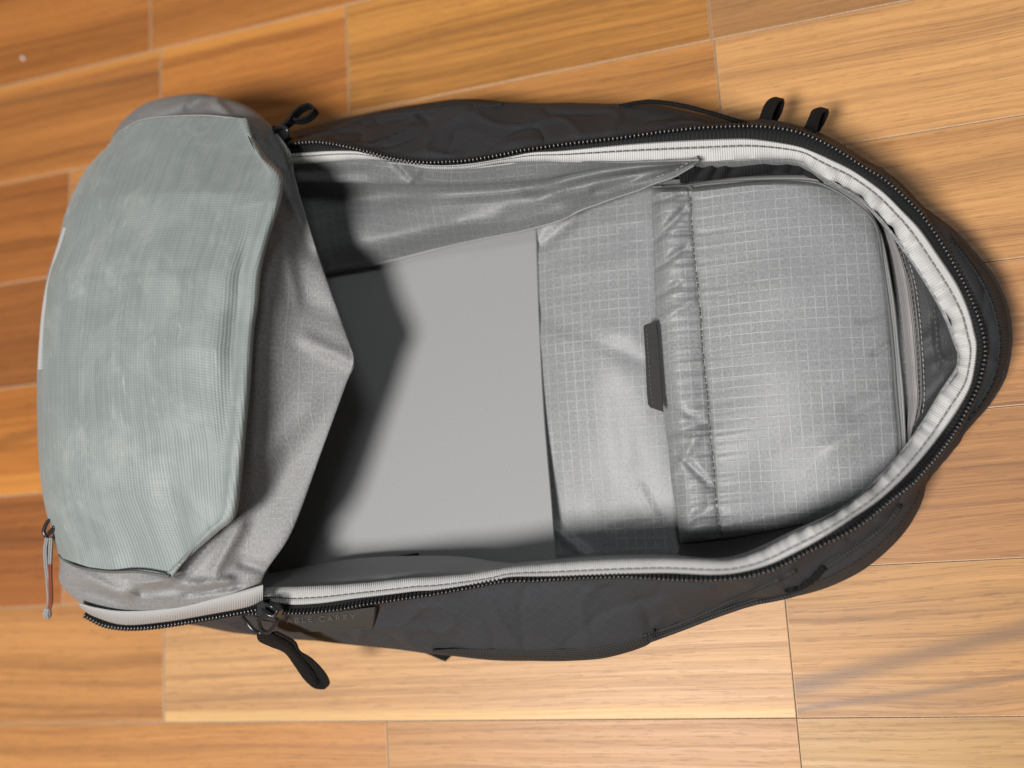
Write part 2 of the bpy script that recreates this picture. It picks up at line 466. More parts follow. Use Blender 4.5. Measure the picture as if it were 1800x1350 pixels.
def plank(x0, x1, row, **pr):
    ga, ge = 0.00016, 0.00022
    y1 = SEAM(row) - ga; y0 = SEAM(row + 1) + ga
    x0 += ge; x1 -= ge
    cx, cy = (x0 + x1) / 2, (y0 + y1) / 2
    a, b, c = (x1 - x0) / 2, (y1 - y0) / 2, 0.00050
    v = []
    for s, z in ((0, 0.0), (c, 0.0), (0, 0)):
        pass
    ring = lambda k, z: [(-a + k, -b + k, z), (a - k, -b + k, z), (a - k, b - k, z), (-a + k, b - k, z)]
    v = ring(0, -0.0115) + ring(0, -0.00030) + ring(c * .6, -0.00006) + ring(c, 0.0)
    f = [(3, 2, 1, 0)]
    for l in range(3):
        for j in range(4):
            k = (j + 1) % 4
            f.append((l * 4 + j, l * 4 + k, l * 4 + 4 + k, l * 4 + 4 + j))
    f.append((12, 13, 14, 15))
    o = mesh("plank", v, f, WOOD, floor, smooth=False, off=np.zeros(3))
    o.data.materials.append(EDGE)
    for q in o.data.polygons:
        if 5 <= q.index <= 12: q.material_index = 1
    o.location = (cx, cy, 0)
    d = dict(seed=random.uniform(0, 30), tint=(1, 1, 1), wave=0.022, slope=random.uniform(-.012, .012), band=0.0, band_y=0.0, band_slope=0.0, band_width=0.008, streak=0.0, streak_y=0.0, streak_slope=0.0, streak_width=0.003, sap_hi=9.0, sap_lo=-9.0)
    for k in ("band", "streak"):
        if k + "_px" in pr:
            pr = dict(pr); (ax_, ay_), (bx_, by_) = pr.pop(k + "_px")
            A, B = P(ax_, ay_, 0), P(bx_, by_, 0); sl_ = (B[1] - A[1]) / (B[0] - A[0])
            pr[k + "_slope"] = float(-sl_); pr[k + "_y"] = float(A[1] - cy - sl_ * (A[0] - cx))
    d.update(pr)
    for k, q in d.items(): o[k] = q if not isinstance(q, tuple) else [float(t) for t in q]
    return o


fx = lambda px, py: float(P(px, py, 0)[0])
J = {-1: [fx(265, 50), fx(1240, -60)], 0: [fx(283, 120), fx(611, 100), fx(1248, 35)], 1: [fx(123.5, 326), fx(1263, 150)],
     2: [-0.20, 0.42], 3: [-0.14, 0.38], 4: [fx(111, 1040), -0.10], 5: [fx(288, 1185), fx(1390, 1155)], 6: [fx(681, 1310), fx(1406, 1320)],
     7: [-0.52, -0.12], 8: [-0.3, 0.2], -2: [-0.4, 0.1], -3: [-0.6, -0.05]}
TI = {(-1, 0): (0.82, 0.61, 0.36), (-1, 1): (0.80, 0.61, 0.37), (-1, 2): (0.82, 0.74, 0.56), (0, 0): (0.84, 0.65, 0.41), (0, 1): (0.93, 0.71, 0.41), (0, 2): (0.99, 0.87, 0.50),  # wood tints; the floor's light falloff and glare are mixed into them
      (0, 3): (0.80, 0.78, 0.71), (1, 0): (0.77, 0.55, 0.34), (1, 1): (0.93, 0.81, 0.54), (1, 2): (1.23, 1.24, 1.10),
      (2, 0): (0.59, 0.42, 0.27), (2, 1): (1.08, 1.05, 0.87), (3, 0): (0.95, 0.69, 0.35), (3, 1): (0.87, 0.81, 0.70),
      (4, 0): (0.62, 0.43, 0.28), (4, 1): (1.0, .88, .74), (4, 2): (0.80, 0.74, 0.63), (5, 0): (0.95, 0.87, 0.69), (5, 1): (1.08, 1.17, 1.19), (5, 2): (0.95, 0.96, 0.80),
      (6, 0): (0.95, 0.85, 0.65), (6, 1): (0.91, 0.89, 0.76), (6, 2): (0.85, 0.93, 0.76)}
PR = {(0, 1): dict(sap_hi=0.030), (0, 0): dict(sap_hi=0.033, band=0.6, band_px=((0, 182), (120, 158)), band_width=.005), (3, 0): dict(sap_lo=-0.026, wave=0.03, band=0.6, band_px=((0, 775), (80, 750)), band_width=.008),
      (5, 1): dict(sap_lo=-0.034, wave=0.012), (5, 2): dict(band=0.8, band_px=((1400, 1205), (1800, 1105)), band_width=0.0085, streak=0.7, streak_px=((1410, 1245), (1800, 1190)), streak_width=0.0035, wave=0.03, seed=4.4),
      (3, 1): dict(wave=0.016), (4, 2): dict(wave=0.03, slope=0.02), (6, 2): dict(wave=0.05)}
for row in range(-6, 11):
    js = [-1.5] + J.get(row, [-.7 + .13 * (row % 4), .1 + .11 * (row % 3)]) + [1.1]
    for i in range(len(js) - 1):
        k = (row, i)
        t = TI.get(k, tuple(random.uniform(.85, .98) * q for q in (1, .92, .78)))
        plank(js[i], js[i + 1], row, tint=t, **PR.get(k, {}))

sp = Bag()
v, f, _ = tube_geo(PW(line([(38, 99, .0006), (40, 102, .0012), (43, 105, .0008)], 6)), [.0003, .001, .0013, .0012, .0009, .0003], 7)
sp.add(v, f)
lint = mesh("lint", np.concatenate(sp.v) - P(40, 102, 0), sp.f, flat("white lint", (0.75, 0.72, 0.70), 0.8), None, off=np.zeros(3))
lint.location = P(40, 102, 0).tolist()
lint["label"] = "tiny white speck of lint on the plank near the top left corner"; lint["category"] = "lint"

# ------------------------------------------------------------------ the backpack
bag = bpy.data.objects.new("backpack", None)
COL.objects.link(bag)
bag.location = BASE.tolist()
bag["label"] = "black backpack lying open on the wooden floor, its grey lined flap folded back"
bag["category"] = "backpack"

# traced lines: the zipper chain, the ribbon's two edges
T_TOP = [(430, 262), (480, 256), (513, 253), (550, 250), (583, 253), (617, 260), (650, 268), (683, 277), (717, 283), (750, 286), (783, 285), (817, 283), (850, 278), (883, 272),
         (917, 265), (950, 260), (1000, 253), (1056, 247), (1111, 240), (1167, 232), (1222, 226), (1278, 223), (1319, 222)]
T_COR = [(1319, 222), (1361, 225), (1403, 233), (1444, 249), (1483, 271), (1517, 293), (1550, 313), (1583, 340), (1617, 373)]
T_END = [(1617, 373), (1650, 420), (1683, 477), (1710, 533), (1726, 580), (1731, 610), (1730, 633), (1719, 678), (1705, 709), (1679, 758), (1643, 807)]
T_LOW = [(1643, 807), (1608, 847)]
T_BOT = [(1608, 847), (1563, 882), (1519, 918), (1474, 944), (1417, 971), (1359, 1000), (1300, 1015), (1233, 1019), (1167, 1017), (1100, 1013), (1033, 1015), (967, 1018), (933, 1020),
         (900, 1020), (867, 1024), (833, 1031), (800, 1037), (767, 1043), (733, 1048), (700, 1053), (667, 1058), (633, 1063), (600, 1070), (567, 1074), (533, 1077), (497, 1077), (440, 1078), (380, 1082), (330, 1084)]
O_TOP = [(430, 262), (470, 246), (505, 236), (560, 222), (620, 208), (700, 192), (760, 183), (800, 178), (845, 178), (900, 184), (960, 185), (1000, 184), (1060, 186), (1110, 186), (1150, 187), (1200, 198), (1260, 209), (1319, 215)]
O_COR = [(1319, 215), (1361, 216), (1405, 225), (1447, 240), (1487, 262), (1522, 285), (1556, 305), (1590, 333), (1622, 368)]
O_END = [(1622, 368), (1667, 400), (1700, 433), (1742, 484), (1764, 529), (1774, 575), (1774, 613), (1764, 662), (1738, 707), (1711, 738), (1676, 778), (1648, 813)]
O_LOW = [(1648, 813), (1624, 850)]
O_BOT = [(1624, 850), (1616, 882), (1594, 923), (1561, 961), (1517, 997), (1472, 1021), (1428, 1037), (1383, 1047), (1350, 1052), (1317, 1056), (1283, 1066), (1250, 1081), (1200, 1098), (1153, 1113),
         (1133, 1132), (1067, 1152), (1000, 1158), (933, 1158), (867, 1157), (800, 1150), (750, 1145), (700, 1138), (600, 1128), (557, 1123), (510, 1120), (450, 1113), (400, 1107), (330, 1092)]
seg_n = [220, 70, 90, 8, 280]


def joined(segs):
    out = []
    for s, n in zip(segs, seg_n):
        l = line(s, n)
        out.append(l if not out else l[1:])
    return np.concatenate(out)


TE = joined([T_TOP, T_COR, T_END, T_LOW, T_BOT])
OU = joined([O_TOP, O_COR, O_END, O_LOW, O_BOT])
NP = len(TE)
PARA = np.arange(NP)


def zrim(px, py=None):
    """height of the rim: lower towards the pack's top end"""
    px = np.asarray(px)
    up = 0.0 if py is None else 0.023 * np.clip((np.asarray(py) - 760) / 160, 0, 1) * np.clip((px - 950) / 300, 0, 1)
    return 0.098 - 0.043 * np.clip((px - 900) / 800, 0, 1) ** 1.2 + up


te = np.column_stack([TE, zrim(TE[:, 0], TE[:, 1])])
zo = np.interp(PARA, np.cumsum([0] + seg_n) - np.arange(6), [0.05, 0.05, 0.035, 0.035, 0.04, 0.045])
ou = np.column_stack([OU, np.clip(zo, .03, .05)])
ou[:seg_n[0], 2] = 0.046
# --- shell: from under the chain, over the side, down to the floor
inward = np.array([1150.0, 640.0])
te_in = te.copy(); dv = inward - te[:, :2]; dv /= np.linalg.norm(dv, axis=1, keepdims=True)
te_in[:, :2] += dv * 2.0; te_in[:, 2] -= 0.0035
rows = [te_in]
for t, bz in ((0.2, .3), (0.45, .62), (0.75, .9)):
    r = te_in * (1 - t) + ou * t
    r[:, 2] = te_in[:, 2] + (ou[:, 2] - te_in[:, 2]) * (t * .75 + .25 * t * t)
    rows.append(r)
rows.append(ou)
g = cat(np.stack(rows), np.linspace(0, 4, 34))
w = PW(g)
o3 = PW(ou); cen = np.array([-0.17, 0.10])
q1 = o3.copy(); q1[:, 2] *= 0.5; q1[:, :2] += (cen - q1[:, :2]) * 0.01
q2 = o3.copy(); q2[:, 2] = 0.004; q2[:, :2] += (cen - q2[:, :2]) * 0.05
q3 = q2.copy(); q3[:, 2] = 0.0005; q3[:, :2] += (cen - q3[:, :2]) * 0.10
low = cat(np.stack([o3, q1, q2, q3]), np.linspace(0, 3, 10))[1:]
w = np.concatenate([w, low])
n = normals(w)
rid = 1.2 * np.exp(-np.abs(nz(w, (24, 24, 20), 1.0, 1)) * 15) - np.exp(-np.abs(nz(w, (30, 20, 20), 6.0, 1)) * 16); big = nz(w, 15, 2.0, 2)
tv = np.minimum(1, np.arange(w.shape[0]) / 6)[:, None] * (1 - np.clip((np.arange(w.shape[0]) - 26) / 7, 0, 1))[:, None]
w = w + n * ((rid * 0.0013 + big * 0.0018) * tv)[..., None]
shell = sheet("outer_shell", w, BLACK, bag, 0.0012)



def proj(w):
    q = (np.asarray(w) - np.array([0, 0, H])) @ ROT
    return np.stack([900 + FPX * q[..., 0] / -q[..., 2], 675 - FPX * q[..., 1] / -q[..., 2]], -1)


SHP = proj(w[:34]).reshape(-1, 2); SHZ = w[:34, :, 2].reshape(-1)


def shell_z(x, y):
    d = ((SHP - np.array([x, y])) ** 2).sum(1); k = np.argpartition(d, 6)[:6]
    return float(SHZ[k].max())


def on_shell(pts, lift):
    l = line([p[:2] for p in pts], 24)
    return [(a, b, shell_z(a, b) + lift) for a, b in l]


# end wall at the hinge side, hidden by the flap
a0, a1 = w[0, 0], w[0, -1]
ew = np.stack([np.linspace(w[0, 0], w[0, -1], 30), np.linspace(w[14, 0], w[14, -1], 30) + np.array([-.02, 0, 0]), np.linspace(w[-1, 0], w[-1, -1], 30)])
sheet("hinge_wall", cat(ew, np.linspace(0, 2, 10)), BLACK, bag, 0.0012)

# --- bottom sheet that rests on the floor
h = NP // 2
bot = np.stack([w[-1, :h], w[-1, ::-1][:h]]); bot[..., 2] = 0.0012
sheet("base_panel", np.stack([bot[0] * (1 - t) + bot[1] * t for t in np.linspace(0, 1, 5)]), BLACK, bag, 0.0008)

# --- ribbon binding round the mouth
B_OUT = [(470, 272), (513, 270), (550, 267), (583, 265), (617, 265), (640, 268), (700, 282), (760, 290), (820, 288), (883, 278), (933, 268), (983, 265), (1056, 258), (1111, 253), (1167, 249), (1222, 246), (1278, 244),
         (1319, 244), (1361, 249), (1403, 257), (1431, 267), (1458, 279), (1500, 300), (1550, 335), (1583, 367), (1617, 403), (1650, 450), (1683, 501), (1703, 547), (1713, 585), (1717, 607), (1714, 642),
         (1706, 678), (1688, 713), (1661, 753), (1626, 798), (1590, 838), (1546, 878), (1501, 909), (1439, 949), (1390, 975), (1350, 993), (1300, 1006), (1250, 1010), (1167, 1007), (1067, 1010), (983, 1013), (900, 1014),
         (867, 1022), (817, 1030), (767, 1037), (733, 1039), (700, 1043), (667, 1047), (617, 1053), (567, 1060), (517, 1063), (483, 1060), (450, 1060)]
B_IN = [(470, 291), (517, 288), (550, 287), (583, 284), (633, 281), (683, 283), (720, 291), (760, 298), (820, 297), (883, 287), (950, 284), (1000, 286), (1083, 287), (1167, 287), (1250, 285), (1306, 281), (1361, 279), (1408, 283), (1428, 300),
        (1458, 316), (1486, 328), (1517, 350), (1537, 368), (1563, 397), (1587, 433), (1617, 480), (1633, 507), (1653, 538), (1667, 560), (1675, 583), (1679, 602), (1686, 620), (1683, 647),
        (1677, 664), (1657, 687), (1634, 722), (1617, 753), (1590, 789), (1563, 824), (1528, 860), (1488, 891), (1452, 913), (1394, 938), (1333, 970), (1283, 984), (1233, 983), (1167, 981), (1100, 982), (1033, 985), (967, 990),
        (900, 996), (833, 1007), (783, 1012), (733, 1015), (700, 1018), (650, 1023), (600, 1027), (533, 1030), (473, 1032), (450, 1034)]
BN = 900
bo = line(B_OUT, BN)
bi_d = line(B_IN, 4000)
# pair each outer point with the nearest inner point, kept monotone
ids = np.array([np.argmin(((bi_d - p) ** 2).sum(1)) for p in bo]); ids = np.maximum.accumulate(ids)
ids = np.convolve(np.pad(ids, 12, mode='edge'), np.ones(25) / 25, 'valid')
bi = np.stack([np.interp(ids, np.arange(4000), bi_d[:, i]) for i in range(2)], -1)
bo3 = np.column_stack([bo, zrim(bo[:, 0], bo[:, 1]) + .0012]); bi3 = np.column_stack([bi, zrim(bi[:, 0], bi[:, 1]) - .0030])
s_ = np.linspace(0, 1, BN)
ruf = np.array([noise.noise(Vector((i * 0.10, 0, 0))) + .6 * noise.noise(Vector((i * 0.23, 5, 0))) for i in range(BN)])
rz = np.clip((bo[:, 0] - 1250) / 200, 0.12, 1)      # more ruffled round the curved end
rws = []
for t, dz in ((0, -.0012), (0.06, .0003), (0.28, .0006), (.34, -.0002), (.40, .0008), (.7, .0012), (.95, .0002), (1.0, -.0016), (.93, -.004), (.75, -.006)):
    r = bo3 * (1 - t) + bi3 * t
    r[:, 2] += dz + ruf * 0.0042 * rz * max(0, t - .3) * 1.4
    r[:, :2] += (bi - bo) * (ruf * .16 * rz * max(0, t - .3))[:, None]
    rws.append(r)
wr = PW(np.stack(rws))
binding = sheet("edge_binding", wr, RIBBON, bag, 0.0007)
stitches("stitching", np.column_stack([(bo3 * (1 - .34) + bi3 * .34)[::4, :2], (bo3[::4, 2] * .66 + bi3[::4, 2] * .34) + .0004]), THREAD, binding, lift=0.0003)

# --- zipper tape and its chain
tn = line(te[:, :2], BN)
ti = np.stack([np.interp(np.linspace(0, 1, BN), np.linspace(0, 1, NP), te[:, i]) for i in range(3)], -1)
bo_d = line(B_OUT, 4000)
ids = np.array([np.argmin(((bo_d - p[:2]) ** 2).sum(1)) for p in ti]); ids = np.maximum.accumulate(ids)
ids = np.convolve(np.pad(ids, 12, mode='edge'), np.ones(25) / 25, 'valid')
bq = np.stack([np.interp(ids, np.arange(4000), bo_d[:, i]) for i in range(2)], -1)
bq3 = np.column_stack([bq, zrim(bq[:, 0], bq[:, 1]) - .0008])
dirv = ti[:, :2] - bq; dl = np.linalg.norm(dirv, axis=1, keepdims=True); 
t_out = ti.copy(); t_out[:, :2] = ti[:, :2] + dirv / (dl + 1e-6) * 2.0; t_out[:, 2] -= .0012
bq_in = bq3.copy(); bq_in[:, :2] -= dirv / (dl + 1e-6) * 4; bq_in[:, 2] -= .0016
wz = PW(np.stack([t_out, ti - [0, 0, .0010], bq3 * .5 + ti * .5 - [0, 0, .0012], bq3 - [0, 0, .0008], bq_in]))
tape = sheet("main_zipper", wz, TAPE, bag, 0.0006)


def tooth_geo():
    # one moulded tooth: a leg with a rounded head, local x across the tape, y along it
    pr = [(-.0019, .00055, .0003), (-.0012, .00090, .0010), (-.0004, .00098, .0015), (.0005, .00098, .0016), (.0012, .00085, .0012), (.0017, .00045, .0004)]
    v = []; f = []
    for x, hw, hz in pr: v += [(x, -hw, -.0006), (x, -hw * .9, hz * .6), (x, -hw * .35, hz), (x, hw * .35, hz), (x, hw * .9, hz * .6), (x, hw, -.0006)]
    for i in range(len(pr) - 1):
        for j in range(5): f.append((i * 6 + j, i * 6 + 6 + j, i * 6 + 7 + j, i * 6 + 1 + j))
    f.append(tuple(range(6))); f.append(tuple(range(len(pr) * 6 - 1, len(pr) * 6 - 7, -1)))
    return np.array(v), f


TV, TF = tooth_geo()


def chain(name, px, side, parent, pitch=0.00225, scale=0.86, lift=0.0008):
    w = PW(np.asarray(px)); w[:, 2] += lift
    s = np.concatenate([[0], np.cumsum(np.linalg.norm(np.diff(w, axis=0), axis=1))])
    b = Bag(); k = int(s[-1] / pitch); tt = (np.arange(k) + .5) * pitch
    p = np.stack([np.interp(tt, s, w[:, i]) for i in range(3)], -1)
    tg = frame(np.stack([np.interp(np.linspace(0, s[-1], 400), s, w[:, i]) for i in range(3)], -1))
    tg = np.stack([np.interp(tt, np.linspace(0, s[-1], 400), tg[:, i]) for i in range(3)], -1)
    sd = np.stack([np.interp(tt, s, np.asarray(side)[:, i]) for i in range(3)], -1)
    for i in range(k):
        y = Vector(tg[i]).normalized(); x = Vector(sd[i]); x = (x - y * x.dot(y)).normalized(); z = x.cross(y)
        if z.z < 0: z = -z
        m = np.array([x, y, z])
        b.add(TV * scale @ m + p[i], TF)
    return b.build(name, PLASTIC, parent, kind="stuff")


side3 = PW(ti) - PW(bq3); side3[:, 2] *= .2
# outward direction smoothed from the bag's middle as a fallback where tape is hidden
fall = PW(ti)[:, :2] - cen; side3[:, :2] = side3[:, :2] / (np.linalg.norm(side3[:, :2], axis=1, keepdims=True) + 1e-4) + .5 * fall / np.linalg.norm(fall, axis=1, keepdims=True)
side3[:, 2] = -0.1
chain("zipper_teeth", ti, side3, tape)

# --- haul end: herringbone tape round the outer edge of the pack's top
e0, e1 = seg_n[0] + seg_n[1] - 1, sum(seg_n[:3]) - 2
oe = ou[e0:e1:2]; tee = te[e0:e1:2]
k = np.clip(np.minimum(np.arange(len(oe)), len(oe) - 1 - np.arange(len(oe))) / 6, 0, 1)[:, None]
inn = oe * (1 - .42 * k) + tee * .42 * k; inn[:, 2] += .004 * k[:, 0]
mid_ = oe * (1 - .2 * k) + tee * .2 * k; mid_[:, 2] += .0055 * k[:, 0]
out_ = oe.copy(); out_[:, 2] += .001
und = PW(oe); und[:, 2] -= .012
ww = PW(np.stack([inn - [0, 0, .003], inn, mid_, out_])); ww = np.concatenate([ww, und[None]])
top_web = sheet("haul_handle", cat(ww, np.linspace(0, 4, 14)), PIPE, bag, 0.0015)
stitches("stitching", inn[2:-2] * .8 + mid_[2:-2] * .2 + [0, 0, .0018], INKDK, top_web)

# --- ribbed webbing along the lower edge and along the upper edge, cords
def edge_strip(name, outline, inner, zo_, mat):
    a = np.column_stack([line(outline, 70), np.full(70, zo_)]); b = np.column_stack([line(inner, 70), np.full(70, zo_ + .007)])
    u = a.copy(); u[:, 2] -= .006
    c = a * .45 + b * .55; c[:, 2] += .0022
    wq = PW(np.stack([b - [0, 0, .004], b, c, a])); ub = PW(a); ub[:, 2] -= .008
    return sheet(name, cat(np.concatenate([wq, ub[None]]), np.linspace(0, 4, 12)), mat, bag, 0.001)


edge_strip("edge_webbing", [(760, 1147), (800, 1152), (867, 1158), (933, 1160), (1000, 1160), (1067, 1154), (1110, 1143), (1140, 1130), (1153, 1114)],
           [(760, 1143), (800, 1140), (867, 1140), (933, 1140), (1000, 1139), (1060, 1131), (1100, 1120), (1130, 1110), (1148, 1104)], .046, PIPE)
edge_strip("edge_webbing", [(612, 210), (660, 199), (720, 187), (770, 181), (810, 176), (850, 177), (880, 182)],
           [(614, 213), (665, 206), (720, 200), (770, 196), (820, 192), (855, 188), (880, 185)], .048, PIPE)
tube("edge_cord", on_shell([(1130, 1117), (1180, 1101), (1230, 1081), (1283, 1056), (1330, 1035), (1375, 1014), (1398, 1001)], .0008), .0016, PIPE, bag)
tube("edge_cord", on_shell([(1140, 1124), (1200, 1102), (1260, 1079), (1317, 1060), (1350, 1053), (1383, 1046), (1412, 1036), (1432, 1016), (1447, 999), (1485, 972), (1530, 942), (1560, 915), (1580, 888)], .0008), .0019, PIPE, bag)
tube("edge_cord", on_shell([(1385, 1034), (1408, 1028), (1430, 1014), (1448, 994)], .001), .0024, WEB, bag)
tube("edge_cord", [(1090, 187, .05), (1120, 181, .054), (1150, 179, .055), (1200, 186, .055), (1250, 199, .056), (1290, 211, .058), (1325, 222, .06)], .0014, WEB, bag)
# side pocket panel near the lower right with stitched edge
so = line([(1622, 856), (1612, 885), (1590, 923), (1557, 960), (1513, 994), (1470, 1017), (1428, 1033)], 60)
si = line([(1612, 858), (1592, 888), (1566, 914), (1530, 944), (1494, 972), (1462, 992), (1440, 1008)], 60)
sg = np.stack([np.column_stack([so * (1 - t) + si * t, [shell_z(*q) + z for q in so * (1 - t) + si * t]]) for t, z in ((0, .001), (.12, .0035), (.3, .0045), (.6, .004), (1, .001))])
sg[..., 2] = np.apply_along_axis(lambda a: np.convolve(np.pad(a, 6, mode='edge'), np.ones(13) / 13, 'valid'), 1, sg[..., 2])
wp = PW(sg); un = PW(np.column_stack([so, np.full(60, .04)])); un[:, 2] -= .01
pk = sheet("side_pocket", np.concatenate([un[None], wp]), BLACK, bag, 0.001)
stitches("stitching", sg[2] + [0, 0, .0006], INKDK, pk, .002, .0008)

# ------------------------------------------------------------------ linings inside
top_in = [(470, 290), (517, 288), (583, 284), (633, 281), (720, 291), (820, 297), (950, 284), (1083, 287), (1250, 285), (1361, 280), (1408, 284), (1458, 316), (1517, 350), (1587, 433), (1653, 538), (1686, 620)]
bot_in = [(450, 1034), (533, 1030), (650, 1023), (783, 1012), (900, 996), (1033, 985), (1167, 981), (1283, 984), (1394, 938), (1488, 891), (1563, 824), (1617, 753), (1657, 687), (1683, 647), (1686, 620)]
ta = line(top_in, 160); ba = line(bot_in, 160)
rows = []
for t, z in ((0, None), (.012, .06), (.03, .02), (.10, .016), (.3, .02), (.5, .022), (.7, .022), (.9, .018), (.98, .02), (.993, .06), (1, None)):
    r = ta * (1 - t) + ba * t
    zr = zrim(r[:, 0]) - .006
    rows.append(np.column_stack([r, zr if z is None else np.minimum(z, zr)]))
g = cat(np.stack(rows), np.linspace(0, 10, 60))
g[:, :, 2] += nz(PW(g), 22, 5.0, 2) * .0012
lining = sheet("back_lining", PW(g), RIP, bag, 0.0008, 'xy', R(2))

# visible ripstop field between sleeve and pocket, with its soft rolling folds
c = [[(905, 345, .031), (908, 550, .031), (918, 750, .029), (930, 930, .024), (936, 1010, .022)],
     [(985, 345, .034), (990, 550, .040), (995, 750, .034), (1005, 930, .024), (1010, 1005, .018)],
     [(1070, 330, .034), (1072, 550, .043), (1080, 750, .036), (1092, 930, .024), (1098, 1000, .017)],
     [(1140, 318, .035), (1144, 550, .037), (1160, 750, .033), (1183, 930, .025), (1190, 1000, .022)],
     [(1200, 315, .026), (1205, 550, .026), (1220, 750, .025), (1240, 930, .020), (1250, 1000, .018)]]
g = net(c, 120, 60)
folds(g, [(950, 552, 1120, 630, 16, -.0016), (960, 600, 1100, 585, 20, .0008),
          (1125, 860, 1150, 905, 8, -.0010), (1090, 700, 1105, 800, 22, -.0010), (955, 430, 1010, 385, 9, -.0034), (950, 400, 985, 375, 7, .0020), (975, 930, 1040, 985, 10, .0030), (1000, 480, 1110, 455, 18, .0010),
          (1030, 420, 1120, 400, 6, -.0006), (1080, 930, 1160, 915, 6, -.0010)])
g[..., 2] += nz(PW(g), (60, 26, 40), 7.7, 2) * .0005
g[..., 2] += nz(PW(g), (8, 12, 9), 3.3, 1) * .0030
field = sheet("ripstop_panel", PW(g), RIP, bag, 0.0009, 'xy', R(2))

# smooth divider of the laptop sleeve with a straight mouth
c = [[(520, 480, .038), (505, 620, .038), (480, 760, .038), (450, 900, .038), (430, 1000, .038)],
     [(700, 420, .037), (690, 600, .037), (685, 760, .037), (680, 900, .037), (675, 1010, .037)],
     [(940, 355, .036), (946, 540, .036), (955, 722, .036), (969, 890, .036), (978, 1015, .036)]]
edge = [(a[0] + 2.5, a[1], a[2] - .0011) for a in c[2]]; edge2 = [(a[0] + 1.5, a[1], a[2] - .0035) for a in c[2]]; edge3 = [(a[0] - 40, a[1], a[2] - .004) for a in c[2]]
g = np.concatenate([net(c, 80, 50), np.stack([line(e, 80) for e in (edge, edge2, edge3)])])
sheet("laptop_sleeve", PW(g), SMOOTH, bag, 0.0006, 'xy')

# upper side lining: a pleat hanging from the ribbon, hemmed at its free edge
hem = [(500, 500), (580, 478), (650, 465), (717, 450), (783, 433), (850, 418), (917, 405), (983, 387), (1017, 370), (1050, 358), (1083, 346), (1125, 332), (1147, 322), (1181, 311), (1206, 297), (1228, 284)]
fold = [(470, 318), (527, 318), (600, 318), (683, 322), (750, 323), (850, 321), (950, 313), (1000, 303), (1050, 294), (1090, 290), (1130, 287), (1160, 286), (1190, 284), (1228, 280)]
upr = [(470, 290), (517, 286), (583, 282), (633, 279), (720, 289), (820, 294), (950, 281), (1083, 284), (1130, 283), (1160, 282), (1228, 280)]
NU = 220
uq, fq, hq = line(upr, NU), line(fold, NU), line(hem, NU)
zz = lambda l, z: np.column_stack([l, np.full(NU, z)])
band = np.stack([zz(uq, .092), zz(uq * .5 + fq * .5, .088), zz(fq, .083), zz(fq + [0, -3], .079), zz(fq + [0, -10], .076)])
g = cat(band, np.linspace(0, 4, 22))
ty = np.linspace(0, 1, 22)[:, None]
g = folds(g, [(700, 285, 730, 318, 9, -.003), (740, 290, 720, 320, 7, .002), (520, 300, 640, 305, 12, -.002)])
g[..., 2] += nz(PW(g), (30, 60, 40), 11, 2) * .0012
upper = sheet("side_lining", PW(g), RIP_SHADE, bag, 0.0007)
zfall = np.interp(np.linspace(0, 1, NU), [0, .45, .75, 1], [.042, .045, .055, .088])
rows = [zz(fq + [0, -6], .077)]
for t, dz in ((.15, -.006), (.4, .0), (.7, .004), (.93, .0025), (1.0, .001)):
    r = fq * (1 - t) + hq * t
    rows.append(np.column_stack([r, .077 * (1 - t) + zfall * t + dz]))
last = np.column_stack([hq + [-1, -9], zfall - .0035]); rows.append(last)
g = cat(np.stack(rows), np.linspace(0, len(rows) - 1, 60))
folds(g, [(600, 380, 700, 330, 40, -.006), (560, 440, 620, 400, 30, .004), (640, 430, 800, 395, 22, .003), (940, 330, 980, 350, 20, -.003), (960, 345, 1100, 312, 16, .0026),
          (900, 380, 1060, 340, 16, -.002), (1050, 335, 1160, 305, 8, -.003), (780, 350, 850, 420, 45, .003)])
g[..., 2] += nz(PW(g), (11, 16, 14), 14, 2) * .0026
wv = PW(g)
upl = sheet("side_pleat", wv, RIP_SHADE, bag, 0.0007)
tube("hem", np.column_stack([hq, zfall + .0008])[::6], .0010, woven("grey hem cloth", (.28, .28, .27), .5), upl, 120, 6)
stitches("stitching", np.column_stack([hq + [0, -9], zfall + .0035]), THREADL, upl, .0022, .001, .0002)

# lower side: a smooth facing that leans in over the sleeve
f_in = [(440, 1012), (500, 1003), (533, 997), (600, 985), (667, 979), (733, 977), (783, 977), (827, 980), (867, 986), (917, 990), (980, 989)]
f_out = [(440, 1042), (500, 1038), (533, 1036), (600, 1033), (667, 1028), (733, 1022), (783, 1018), (827, 1014), (867, 1009), (917, 1002), (980, 994)]
a, b = line(f_out, 120), line(f_in, 120)
N1 = np.full(120, 1.0)
rows = [np.column_stack([a, N1 * .091]), np.column_stack([a * .7 + b * .3, N1 * .086]), np.column_stack([a * .35 + b * .65, N1 * .070]), np.column_stack([a * .1 + b * .9, N1 * .056]), np.column_stack([b, N1 * .049]), np.column_stack([b + [0, 3], N1 * .043])]
g = cat(np.stack(rows), np.linspace(0, 5, 34))
folds(g, [(680, 1012, 850, 985, 8, .0016), (690, 1018, 850, 994, 8, -.0012)])
g[..., 2] += nz(PW(g), 18, 21, 2) * .001
sheet("side_facing", PW(g), SMOOTH, bag, 0.0008)
# small black strap end lying on the sleeve by the facing
q = PW(np.stack([line([(690, 978, .0405), (735, 972, .0405)], 8), line([(690, 990, .0405), (736, 984, .0405)], 8)]))
sheet("strap_end", q, WEB, bag, 0.0012)

